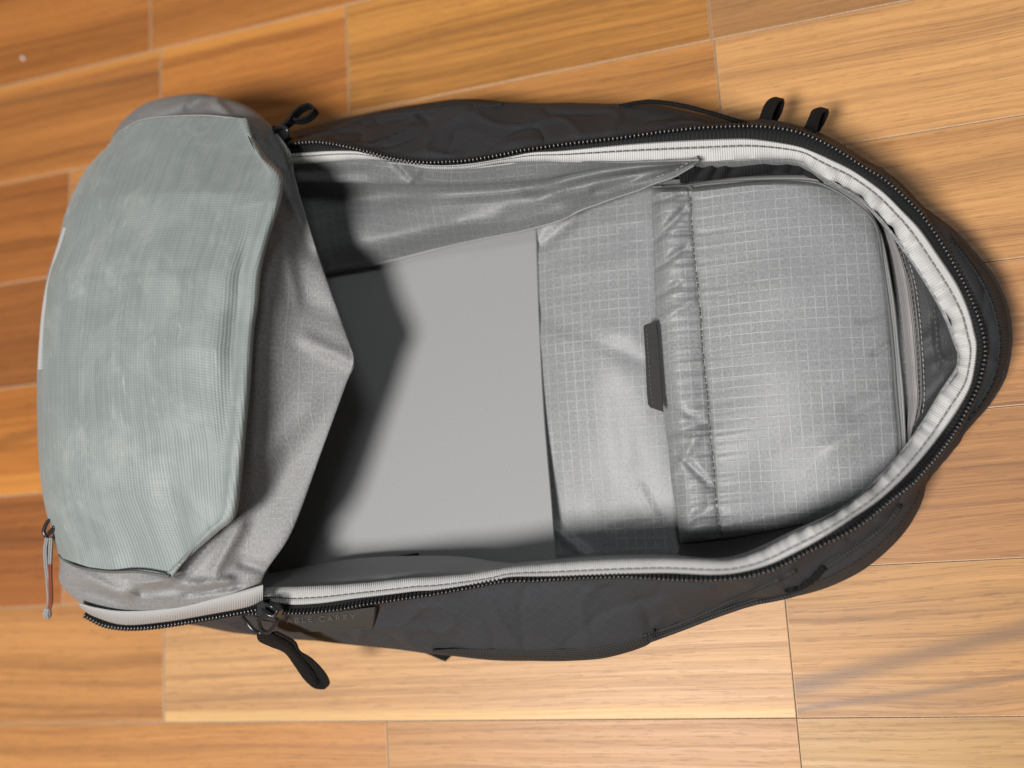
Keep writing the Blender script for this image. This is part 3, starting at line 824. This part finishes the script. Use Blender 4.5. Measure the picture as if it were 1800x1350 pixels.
# ------------------------------------------------------------------ padded pocket at the top of the back panel
KL = [(1146, 329), (1147, 372), (1150, 428), (1151, 483), (1153, 539), (1155, 578), (1159, 630), (1163, 681), (1167, 726), (1171, 749), (1175, 785), (1179, 824), (1182, 850), (1190, 907), (1197, 957)]
KS = [(1211, 327), (1214, 358), (1215, 386), (1218, 428), (1222, 469), (1228, 525), (1231, 552), (1234, 604), (1240, 669), (1245, 720), (1249, 772), (1254, 824), (1258, 883), (1262, 917), (1266, 948)]
KR = [(1478, 337), (1500, 348), (1517, 357), (1533, 380), (1543, 410), (1550, 450), (1558, 500), (1563, 550), (1567, 597), (1572, 640), (1573, 678), (1577, 722), (1581, 770), (1582, 812), (1578, 840)]
NK = 260
kl, ks, kr = line(KL, NK), line(KS, NK), line(KR, NK)
tt = np.linspace(0, 1, NK)
endz = np.minimum(1, np.minimum(tt / .015, (1 - tt) / .04)) ** .5              # rolls down at both ends


def kcol(l, z):
    z = z - .009 * np.clip((tt - .55) / .45, 0, 1) ** 1.5 * (l[:, 0].mean() > 1280)
    return np.column_stack([l, np.where(tt < .5, .036, .028) + (z - np.where(tt < .5, .036, .028)) * endz])


k5 = line([(1330, 316), (1340, 480), (1350, 640), (1362, 800), (1370, 932)], NK)
k6 = line([(1420, 318), (1450, 480), (1465, 640), (1480, 800), (1480, 905)], NK)
cols = [kcol(kl + [2, 0], .030), kcol(kl, .040), kcol(kl * .72 + ks * .28, .049), kcol(kl * .4 + ks * .6, .0495), kcol(kl * .1 + ks * .9, .047), kcol(ks + [2, 0], .0452), kcol(ks + [16, 0], .0485),
        kcol(k5, .050), kcol(k6, .0455), kcol(kr * .8 + k6 * .2, .0385), kcol(kr, .034), kcol(kr + [4, 0], .028)]
g = cat(np.stack(cols), np.linspace(0, 11, 150))
pu = np.array([noise.noise(Vector((i * .16, 3, 0))) for i in range(NK)]) + .6 * np.array([noise.noise(Vector((i * .33, 9, 0))) for i in range(NK)])
ax = np.linspace(0, 11, 150)
wt = np.exp(-((ax - 4.2) / 1.5) ** 2)
g[..., 2] += wt[:, None] * np.roll(pu, 0)[None] * .0030
bul = np.clip((ax - 6) / 4, 0, 1); bul = np.sin(bul * math.pi)[:, None] * np.sin(np.clip((tt - .02) / .96, 0, 1) * math.pi)[None] ** .7
g[..., 2] += bul * .003
folds(g, [(1152, 420, 1200, 372, 7, -.0045), (1155, 470, 1205, 436, 6, -.0034), (1150, 355, 1195, 340, 6, -.003), (1154, 520, 1190, 500, 6, -.003), (1160, 560, 1220, 530, 8, .002), (1180, 760, 1240, 745, 8, -.0026), (1185, 830, 1230, 760, 9, .002), (1195, 800, 1245, 850, 7, -.0024), (1160, 700, 1225, 735, 8, -.0016),
          (1200, 930, 1245, 890, 7, -.002), (1520, 560, 1575, 540, 9, -.0016), (1500, 720, 1560, 690, 16, -.003), (1540, 620, 1570, 600, 6, -.002), (1470, 780, 1560, 740, 18, .002), (1380, 500, 1540, 470, 50, .002), (1350, 820, 1500, 720, 30, -.0014)])
g[..., 2] += nz(PW(g), 20, 30, 2) * .0013
pocket = sheet("padded_pocket", PW(g), RIP, bag, 0.0010, 'xy', R(2))
stitches("stitching", np.column_stack([ks, .0462 + .0 * tt])[8:-6], THREAD, pocket, .0024, .0009, .0003, .0002, .0002)
# gusset along the pocket's top edge, and its dark piping
gt = line([(1146, 329), (1206, 324), (1242, 318), (1319, 310), (1417, 308), (1458, 318), (1500, 344), (1530, 374), (1550, 415), (1562, 470), (1573, 540), (1580, 610), (1588, 690), (1592, 770), (1594, 820)], 160)
pp = line([(1147, 330), (1206, 329), (1242, 324), (1319, 319), (1417, 319), (1458, 330), (1500, 356), (1533, 386), (1545, 418), (1552, 470), (1563, 550), (1570, 620), (1575, 690), (1582, 770), (1583, 820)], 160)
Z1 = np.full(160, 1.); ZP = np.interp(np.arange(160), [0, 60, 90, 160], [.038, .038, .034, .033])
gg = cat(np.stack([np.column_stack([pp, ZP]), np.column_stack([pp * .5 + gt * .5, ZP + .0015]), np.column_stack([gt, ZP - .002]), np.column_stack([gt + [1, -2], ZP - .012])]), np.linspace(0, 3, 12))
sheet("gusset", PW(gg), woven("grey gusset cloth", (.23, .235, .235), .5), pocket, .0008)
tube("piping", np.column_stack([pp, ZP + .0015])[3:], .0009, woven("dark grey piping", (.10, .10, .10), .5), pocket, 200, 6)
tube("piping", np.column_stack([gt + [-3, 2], ZP])[60:], .0010, woven("grey piping", (.24, .24, .235), .5), pocket, 160, 6)

# ribbed ribbon behind the pocket's end, crumpled lining beside it
rl = line([(1544, 372), (1556, 410), (1568, 450), (1577, 500), (1585, 560), (1590, 610), (1594, 660), (1597, 710), (1592, 780)], 90)
rr = line([(1552, 378), (1572, 410), (1590, 450), (1605, 500), (1613, 560), (1617, 610), (1620, 660), (1620, 710), (1606, 770)], 90)
g = loft([np.column_stack([rl, np.full(90, .027)]), np.column_stack([rl * .5 + rr * .5, np.full(90, .0315)]), np.column_stack([rr, np.full(90, .028)])], 90, 12)
g[..., 2] += nz(PW(g), (10, 60, 10), 41, 2) * .0012
gro = sheet("ribbed_ribbon", PW(g), RIBDK, bag, .0009)
stitches("stitching", np.column_stack([rr + [4, 0], np.full(90, .0300)]), THREADL, gro, .0022, .0008, .0002)
stitches("stitching", np.column_stack([rr + [-5, 0], np.full(90, .0318)]), INKDK, gro, .0022, .0008, .0002)
c = [[(1575, 400, .030), (1600, 500, .026), (1612, 600, .025), (1612, 700, .025), (1588, 800, .027)],
     [(1595, 420, .039), (1636, 515, .033), (1655, 605, .032), (1640, 690, .033), (1605, 790, .038)],
     [(1620, 450, .050), (1668, 530, .048), (1700, 620, .046), (1678, 700, .048), (1625, 780, .050)]]
g = net(c, 60, 30)
folds(g, [(1640, 560, 1650, 640, 4, -.003), (1625, 600, 1680, 560, 10, .004), (1640, 640, 1690, 620, 8, .003), (1615, 720, 1660, 670, 9, -.004)])
g[..., 2] += nz(PW(g), 34, 44, 2) * .0018
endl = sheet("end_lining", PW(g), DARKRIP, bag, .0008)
stitches("stitching", [(1641, 545, .036), (1645, 585, .0355), (1650, 628, .0355), (1668, 640, .041), (1680, 632, .047)], THREAD, endl, .002, .001, .00025, .004)
# gathered elastic between the ribbon and the pocket's top edge
c = [[(1195, 296, .060), (1260, 288, .062), (1330, 283, .060), (1400, 282, .058), (1440, 305, .056)],
     [(1195, 320, .040), (1260, 312, .038), (1330, 304, .036), (1400, 304, .036), (1450, 326, .036)]]
g = net(c, 160, 20)
g[..., 2] += np.sin(g[..., 0] * .15 + np.sin(g[..., 0] * .045) * 2.5 + g[..., 1] * .12) * .0042 * np.linspace(1, .4, 20)[:, None] + nz(PW(g), 60, 50, 2) * .003
sheet("gathered_elastic", PW(g), ELAS_SHADE, bag, .0008)
# lower side lining seen between the pocket and the ribbon
c = [[(1196, 955, .030), (1270, 948, .030), (1340, 936, .030), (1400, 925, .030), (1460, 915, .030)],
     [(1196, 975, .044), (1270, 970, .044), (1340, 952, .044), (1400, 938, .044), (1460, 922, .044)],
     [(1196, 992, .066), (1270, 990, .066), (1340, 972, .063), (1400, 950, .060), (1460, 930, .058)]]
g = net(c, 60, 20); g[..., 2] += nz(PW(g), 40, 61, 2) * .0015
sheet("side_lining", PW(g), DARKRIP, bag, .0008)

# ------------------------------------------------------------------ tag on the padded pocket
def solid_patch(name, poly, top, mat, parent, th=.0012, **k):
    """flat tab with thickness; poly in px, top a height or function of px, py"""
    zf = top if callable(top) else (lambda x, y: top)
    w = np.array([P(x, y, zf(x, y)) for x, y in poly]); n_ = len(w)
    b_ = w.copy(); b_[:, 2] -= th
    c_ = w.copy(); ce = w.mean(0); c_ = ce + (w - ce) * (1 - .012); c_[:, 2] += .0002
    v = np.concatenate([b_, w, c_]); f = []
    for l in range(2):
        for j in range(n_):
            k2 = (j + 1) % n_; f.append((l * n_ + j, l * n_ + k2, l * n_ + n_ + k2, l * n_ + n_ + j))
    f.append(tuple(range(2 * n_, 3 * n_))); f.append(tuple(range(n_))[::-1])
    o = mesh(name, v, f, mat, parent, smooth=False, **k)
    return o


def orient(o):
    import bmesh
    bm = bmesh.new(); bm.from_mesh(o.data); bmesh.ops.recalc_face_normals(bm, faces=bm.faces); bm.to_mesh(o.data); bm.free()


def lettering(name, txt, p0, p1, hpx, top, mat, parent, spacing=1.25, thick=.00012):
    """text along p0 -> p1 (px), cap height hpx px, raised a hair above height top"""
    cu = bpy.data.curves.new("txt", 'FONT'); cu.body = txt; cu.size = 1.0; cu.space_character = spacing
    ob = bpy.data.objects.new("txt", cu); COL.objects.link(ob)
    bpy.context.view_layer.update()
    me = bpy.data.meshes.new_from_object(ob.evaluated_get(bpy.context.evaluated_depsgraph_get()))
    bpy.data.objects.remove(ob); bpy.data.curves.remove(cu)
    v = np.array([q.co[:] for q in me.vertices]); f = [tuple(p.vertices) for p in me.polygons]
    bpy.data.meshes.remove(me)
    x0, x1 = v[:, 0].min(), v[:, 0].max(); y1 = v[:, 1].max()
    t = (v[:, 0] - x0) / (x1 - x0); s = v[:, 1] / y1 * hpx
    p0 = np.array(p0, float); p1 = np.array(p1, float); d = (p1 - p0) / np.linalg.norm(p1 - p0); up = np.array([d[1], -d[0]])
    q = p0 + (p1 - p0) * t[:, None] + up * s[:, None]
    zf = top if callable(top) else (lambda x, y: top)
    w = np.array([P(x, y, zf(x, y)) for x, y in q])
    w2 = w.copy(); w[:, 2] += thick; 
    o = mesh(name, w, f, mat, parent, smooth=False)
    m = o.modifiers.new("thickness", 'SOLIDIFY'); m.thickness = thick; m.offset = 0
    return o


tz = .0510
tag = solid_patch("name_tag", [(1131, 574), (1133, 571), (1153, 565), (1156, 590), (1160, 640), (1166, 724), (1151, 719), (1143, 716), (1139, 711), (1137, 690), (1134, 620)], tz, TAGC, bag, .0007, label="small dark tag sewn into the pocket edge")
orient(tag)
stitches("stitching", [(1137, 577, tz), (1139, 610, tz), (1141, 640, tz), (1145, 690, tz), (1149, 712, tz)], THREAD, tag, .0018, .0007, .00022, .0005)
lettering("lettering", "ABLE CARRY", (1147, 594), (1156, 692), 6.0, tz + .00035, INKDK, tag, 1.5)

# leather-like patch on the outside of the lower wall
PZ = [max(shell_z(x, y) - (pzc := .0985 - (yy - 1066) * .00055) for x in (500, 560, 620, 650)) for yy, y in ((1072, 1072), (1090, 1090), (1106, 1106))]
pz = lambda x, y: .0985 - (y - 1066) * .00055 + float(np.interp(y, [1072, 1090, 1106], PZ)) + .0022
patch = solid_patch("brand_patch", [(486, 1080), (540, 1081), (600, 1075), (640, 1069), (659, 1067), (658, 1080), (654, 1106), (600, 1109), (540, 1111), (486, 1112)], pz, PATCH, bag, .002, label="dark grey patch printed with two words")
orient(patch)
lettering("lettering", "ABLE CARRY", (504, 1096), (626, 1088), 9.0, lambda x, y: pz(x, y) + .0004, INK, patch, 1.45)
stitches("stitching", [(492, 1107, pz(492, 1107)), (560, 1106, pz(560, 1106)), (648, 1102, pz(648, 1102))], INKDK, patch, .0022, .0008, .0002, .0004)

# ------------------------------------------------------------------ the front flap folded back to the left
rowsy = 11
C = [
 [(230, 250, .04), (225, 262, .04), (210, 285, .055), (140, 440, .06), (110, 590, .06), (105, 640, .06), (105, 690, .06), (105, 800, .06), (135, 970, .06), (140, 1025, .06), (175, 1064, .085)],
 [(215, 235, .07), (198, 239, .075), (188, 262, .108), (112, 430, .116), (78, 590, .12), (75, 640, .12), (74, 690, .12), (76, 800, .12), (104, 975, .118), (106, 1025, .11), (148, 1068, .100)],
 [(262, 232, .02), (250, 188, .072), (245, 214, .104), (195, 420, .14), (170, 590, .142), (168, 640, .142), (168, 690, .142), (172, 800, .142), (162, 1002, .136), (185, 1056, .120), (200, 1094, .103)],
 [(345, 220, .02), (332, 166, .074), (335, 205, .110), (325, 400, .148), (305, 590, .150), (302, 640, .150), (300, 690, .150), (300, 800, .148), (262, 1006, .140), (290, 1062, .121), (290, 1091, .103)],
 [(410, 238, .02), (402, 176, .076), (420, 214, .110), (445, 400, .139), (430, 590, .143), (426, 640, .143), (420, 690, .143), (405, 810, .140), (345, 985, .132), (372, 1050, .119), (370, 1078, .103)],
 [(452, 248, .02), (455, 202, .082), (472, 240, .106), (515, 410, .116), (530, 590, .117), (532, 636, .117), (525, 690, .117), (492, 820, .115), (425, 965, .120), (418, 1036, .117), (425, 1066, .103)],
 [(482, 262, .07), (501, 253, .108), (516, 305, .110), (552, 425, .108), (604, 580, .107), (621, 634, .104), (606, 678, .106), (566, 790, .108), (512, 935, .110), (466, 1008, .110), (456, 1052, .102)],
 [(470, 275, .085), (486, 268, .095), (496, 320, .100), (530, 435, .102), (575, 580, .104), (584, 634, .104), (573, 680, .104), (535, 790, .103), (482, 930, .100), (445, 1000, .099), (444, 1050, .097)],
 [(450, 285, .078), (455, 285, .078), (455, 330, .078), (470, 440, .085), (490, 580, .09), (495, 634, .09), (490, 690, .09), (465, 790, .088), (430, 920, .084), (425, 1000, .086), (432, 1050, .092)]]
g = net(C, 170, 130)
folds(g, [(150, 1012, 215, 1048, 11, .005), (160, 1036, 205, 1052, 8, -.004), (228, 1022, 250, 1040, 9, -.0035), (250, 1042, 320, 1034, 9, -.004), (240, 1026, 300, 1018, 8, .004), (320, 1030, 400, 1020, 8, .004), (330, 1045, 420, 1030, 5, -.003),
          (385, 935, 330, 1000, 8, -.004), (420, 930, 380, 1000, 12, .004), (430, 990, 460, 1000, 10, -.003),
          (450, 225, 490, 290, 8, .003), (470, 260, 540, 420, 12, -.003), (500, 420, 560, 450, 14, -.003), (495, 400, 520, 520, 12, .002),
          (330, 190, 372, 172, 6, -.005), (285, 195, 325, 180, 8, .003), (380, 180, 400, 200, 8, .004), (545, 600, 618, 634, 14, .003), (470, 800, 540, 720, 26, .003), (540, 530, 600, 560, 20, -.002)])
g[..., 2] += nz(PW(g), 22, 70, 2) * .0013
flap = sheet("front_flap", PW(g), RIPF, bag, .0012, "xy", R(4))

# sage mesh pocket over the flap
MR = [(428, 210), (443, 239), (468, 275), (494, 304), (497, 330), (490, 366), (472, 420), (459, 475), (454, 529), (446, 584), (440, 672), (431, 768), (424, 841), (414, 906), (387, 932), (347, 966), (298, 1013)]
ML = [(190, 257), (171, 275), (145, 311), (120, 370), (105, 428), (87, 486), (78, 547), (72, 610), (69, 672), (70, 768), (75, 841), (84, 898), (99, 951), (106, 980)]
NM = 200


def mc(pts, off=(0, 0)):
    p = line([(a[0], a[1]) for a in pts], NM); zs = np.interp(np.linspace(0, 1, NM), np.linspace(0, 1, len(pts)), [a[2] for a in pts])
    return np.column_stack([p + off, zs])


zl = [.105, .114, .124, .128, .131, .133, .134, .134, .134, .134, .132, .130, .128, .124]
zr_ = [.122, .130, .138, .145, .146, .147, .148, .149, .150, .151, .151, .150, .149, .146, .143, .140, .137]
ml = mc([(a[0], a[1], z) for a, z in zip(ML, zl)]); mr = mc([(a[0], a[1], z) for a, z in zip(MR, zr_)])
m0 = ml.copy(); m0[:, 0] += 12; m0[:, 2] -= .05
m2 = mc([(240, 213, .117), (215, 330, .140), (185, 450, .150), (162, 620, .153), (160, 800, .152), (168, 930, .148), (180, 1003, .140)])
m3 = mc([(310, 205, .124), (312, 330, .150), (300, 450, .158), (280, 620, .161), (272, 800, .159), (250, 930, .152), (232, 1005, .140)])
m4 = mc([(372, 205, .124), (405, 330, .150), (392, 450, .158), (365, 620, .161), (352, 800, .159), (318, 930, .152), (268, 1010, .140)])
m5 = mr.copy(); m5[:, 0] -= 20 * np.minimum(1, np.minimum(tt_ := np.linspace(0, 1, NM), 1 - tt_) / .15); m5[:, 2] += .0056
m6 = mr.copy(); m6[:, 0] -= 7; m6[:, 2] += .0042
m8 = mr.copy(); m8[:, 0] -= 2; m8[:, 2] -= .005
m9 = mr.copy(); m9[:, 0] -= 16; m9[:, 2] -= .012
m45 = mr.copy(); m45[:, 0] -= 34 * np.minimum(1, np.minimum(tt_, 1 - tt_) / .15); m45[:, 2] += .0044
cols = [m0, ml, m2, m3, m4, m45, m5, m6, mr, m8, m9]
g = cat(np.stack(cols), np.linspace(0, 10, 150))
g[:, :, 2] += nz(PW(g), 12, 80, 2) * .0014
folds(g, [(300, 860, 320, 980, 26, -.002), (160, 480, 330, 470, 10, -.0006)])
mp = sheet("mesh_pocket", PW(g), MESH, flap, .0010)
# dark seam at the mesh pocket's top and bottom, pale binding at its left edge
tube("seam_cord", [(189, 258, .106), (208, 235, .112), (232, 218, .118), (262, 208, .122), (308, 204, .1255), (363, 203, .1265), (425, 209, .124)], .0004, RIBDK, flap, 80, 6)
tube("seam_cord", [(104, 976, .125), (116, 986, .129), (144, 998, .137), (193, 1005, .143), (241, 1005, .145), (298, 1013, .144)], .0008, THREAD, flap, 80, 6)
lb = np.stack([np.column_stack([line([(113, 400), (106, 424), (94, 462), (84, 500), (76, 550), (71, 610), (69, 650)], 60) + [dx, 0], np.linspace(.127, .134, 60) + dz]) for dx, dz in ((6, .0025), (2, .0035), (-2, .002), (-3, -.004))])
sheet("pocket_binding", PW(lb), RIBBON, flap, .0006)
# ribbon along the flap's lower edge, zipper below it
ru = [(140, 1062), (170, 1070), (217, 1076), (289, 1072), (361, 1058), (420, 1042), (462, 1030)]
rd = [(144, 1070), (164, 1083), (217, 1098), (289, 1093), (361, 1081), (433, 1067), (462, 1055)]
a, b = line(ru, 120), line(rd, 120)
g = loft([np.column_stack([a + [0, 2], np.full(120, .112)]), np.column_stack([a - [0, 2], np.full(120, .1175)]), np.column_stack([a * .5 + b * .5, np.full(120, .116)]), np.column_stack([b, np.full(120, .109)]), np.column_stack([b + [0, -3], np.full(120, .104)])], 120, 20)
g[..., 2] += nz(PW(g), 30, 90, 2) * .001
fb = sheet("flap_binding", PW(g), RIBMD, flap, .0008)
zp = line([(150, 1080), (183, 1097), (217, 1103), (250, 1103), (289, 1099), (361, 1088), (433, 1075), (475, 1066)], 200)
zt = np.column_stack([zp, np.full(200, .100)])
zi = np.column_stack([zp + [0, -12], np.full(200, .104)])
sheet("flap_zipper", PW(np.stack([zi, zt * .5 + zi * .5, zt + [0, 1.5, 0], zt + [0, 1, -.002]])), TAPE, flap, .0007)
sd = PW(zt) - PW(zi)
chain("flap_teeth", zt + [0, 1, 0], sd, flap, lift=.0012)

# --- cord pull hanging from the mesh pocket's zipper
cpull = bpy.data.objects.new("cord_pull", None)
COL.objects.link(cpull); cpull.parent = bag
ring = line([(92, 912, .128), (83, 918, .128), (77, 934, .127), (82, 944, .126), (92, 947, .126), (97, 938, .127), (94, 922, .128), (92, 912, .128)], 40)
v, f, uv = tube_geo(PW(ring), .0011, 8, False); mesh("metal_loop", v, f, METAL, cpull, uv)
tube("slider", [(98, 925, .131), (92, 932, .130), (86, 938, .128)], .0014, METAL, cpull, 10, 8)
tube("cord", [(83, 945, .128), (80, 965, .126), (81, 990, .122), (84, 1020, .117), (86, 1048, .113), (86, 1070, .110)], .00125, CORDG, cpull, 60, 8)
tube("cord", [(90, 945, .127), (89, 965, .125), (88, 990, .121)], .00125, CORDG, cpull, 30, 8)
tube("cord", [(88, 988, .121), (88, 1010, .118), (89, 1035, .115), (89, 1058, .112), (86, 1070, .110)], .00125, CORDR, cpull, 40, 8, label="rust red stretch of the cord")
tube("cord_knot", [(86, 1066, .110), (84, 1072, .110), (83, 1078, .109), (84, 1084, .108), (85, 1087, .107)], np.interp(np.linspace(0, 1, 20), [0, .3, .6, .9, 1], [.0010, .0021, .0026, .0018, .0008]), CORDG, cpull, 20, 10)

# ------------------------------------------------------------------ zipper sliders and their pulls
def box_path(pts, wid, hgt, n=20):
    """flat bar following pts (world)"""
    return


sl = bpy.data.objects.new("zipper_slider", None)
COL.objects.link(sl); sl.parent = bag
# body: two plates with flanges
body = [(452, 1062), (470, 1058), (486, 1064), (491, 1074), (484, 1086), (466, 1088), (452, 1080)]
ob = solid_patch("slider_body", body, .1075, METAL, sl, .005); orient(ob)
tube("slider_bridge", [(458, 1058, .108), (466, 1062, .1115), (478, 1066, .1125), (487, 1072, .110), (482, 1082, .1105), (470, 1080, .1115), (460, 1072, .111)], .0011, METAL, sl, 40, 8)
v, f, uv = tube_geo(PW(line([(455, 1090, .107), (462, 1084, .108), (478, 1084, .108), (486, 1092, .106), (478, 1106, .102), (468, 1112, .100), (458, 1104, .103), (455, 1090, .107)], 50)), .0012, 8, False)
mesh("pull_ring", v, f, METAL, sl, uv)
tube("pull_ring", [(427, 1085, .100), (434, 1094, .101), (444, 1106, .100), (455, 1112, .098), (466, 1112, .097)], .0011, METAL, sl, 30, 8)
# ribbon pull: upper layer, folded end, lower layer
EL = [(450, 1112), (455, 1127), (475, 1137), (500, 1148), (517, 1170), (533, 1193), (547, 1207)]
ER = [(478, 1114), (492, 1122), (508, 1130), (522, 1146), (538, 1165), (552, 1182), (562, 1200)]
a, b = line(EL, 60), line(ER, 60)
za = np.interp(np.linspace(0, 1, 60), [0, .3, 1], [.098, .088, .060])
up = np.stack([np.column_stack([a * (1 - t) + b * t, za + dz]) for t, dz in ((0, 0), (.33, .001), (.66, .001), (1, -.001))])
sheet("ribbon_pull", PW(up), WEB, sl, .0010)
EL2 = [(468, 1114), (484, 1122), (500, 1130), (514, 1146), (530, 1165), (544, 1182), (555, 1199), (555, 1209), (553, 1210)]
ER2 = [(486, 1112), (500, 1119), (518, 1130), (526, 1146), (545, 1158), (562, 1174), (574, 1190), (578, 1203), (570, 1212)]
a, b = line(EL2, 60), line(ER2, 60)
zb = np.interp(np.linspace(0, 1, 60), [0, .3, 1], [.096, .085, .057])
dn = np.stack([np.column_stack([a * (1 - t) + b * t, zb + dz]) for t, dz in ((0, -.004), (.5, -.002), (1, 0))])
sheet("ribbon_pull", PW(dn), WEB, sl, .0010)
cap_ = np.stack([line([(547, 1207, .0605), (555, 1211, .058), (563, 1212, .056), (570, 1212, .054)], 12), line([(556, 1195, .060), (563, 1202, .058), (570, 1206, .056), (577, 1206, .054)], 12)])
sheet("ribbon_pull", PW(cap_), WEB, sl, .0010)

# upper left pull: a narrow ribbon bent into an open loop
s2 = bpy.data.objects.new("zipper_slider", None)
COL.objects.link(s2); s2.parent = bag
lp = line([(482, 232, .104), (496, 223, .104), (508, 214, .104), (518, 200, .104), (530, 190, .103), (543, 185, .102), (553, 188, .101), (556, 196, .100), (549, 205, .099), (538, 212, .099), (526, 215, .100), (514, 214, .101), (506, 219, .102)], 90)
lw = PW(lp); L = []
view = lw - np.array([0, 0, H]); view /= np.linalg.norm(view, axis=1, keepdims=True)
side = view * .80 + np.array([.35, -.45, 0]) * .62
side /= np.linalg.norm(side, axis=1, keepdims=True)
sheet("ribbon_pull", np.stack([lw - side * .0042, lw, lw + side * .0042]), WEB, s2, .0012)
ob = solid_patch("slider_body", [(478, 222), (492, 218), (504, 224), (506, 238), (498, 248), (484, 246)], .103, METAL, s2, .005); orient(ob)
tube("slider_bridge", [(486, 224, .106), (498, 222, .108), (506, 230, .108), (505, 240, .104)], .0012, METAL, s2, 20, 8)

# ------------------------------------------------------------------ webbing loops and straps outside
def strip_loop(name, rows, mat):
    g = cat(np.array(rows, float), np.linspace(0, len(rows) - 1, 40))
    return sheet(name, PW(g), mat, bag, .0013)


strip_loop("webbing_loop", [[(1330, 222, .060), (1352, 226, .060)], [(1336, 203, .056), (1357, 206, .056)], [(1343, 185, .052), (1363, 189, .052)], [(1352, 174, .048), (1370, 177, .048)], [(1364, 170, .044), (1377, 173, .043)],
                            [(1368, 174, .040), (1379, 182, .039)], [(1364, 186, .037), (1374, 200, .036)], [(1352, 205, .036), (1364, 217, .036)], [(1340, 222, .038), (1356, 228, .038)]], WEB)
strip_loop("webbing_loop", [[(1402, 236, .056), (1428, 244, .056)], [(1414, 222, .053), (1436, 230, .053)], [(1422, 205, .050), (1440, 214, .050)], [(1428, 193, .046), (1446, 198, .046)], [(1443, 188, .042), (1455, 191, .041)],
                            [(1447, 193, .038), (1457, 200, .037)], [(1441, 205, .035), (1450, 216, .034)], [(1428, 222, .034), (1440, 232, .034)], [(1412, 236, .036), (1426, 246, .036)]], WEB)
strip_loop("strap_end", [[(700, 1128, .03), (730, 1120, .03)], [(735, 1143, .02), (752, 1132, .02)], [(768, 1157, .012), (785, 1144, .012)], [(783, 1163, .008), (797, 1150, .008)]], WEB)
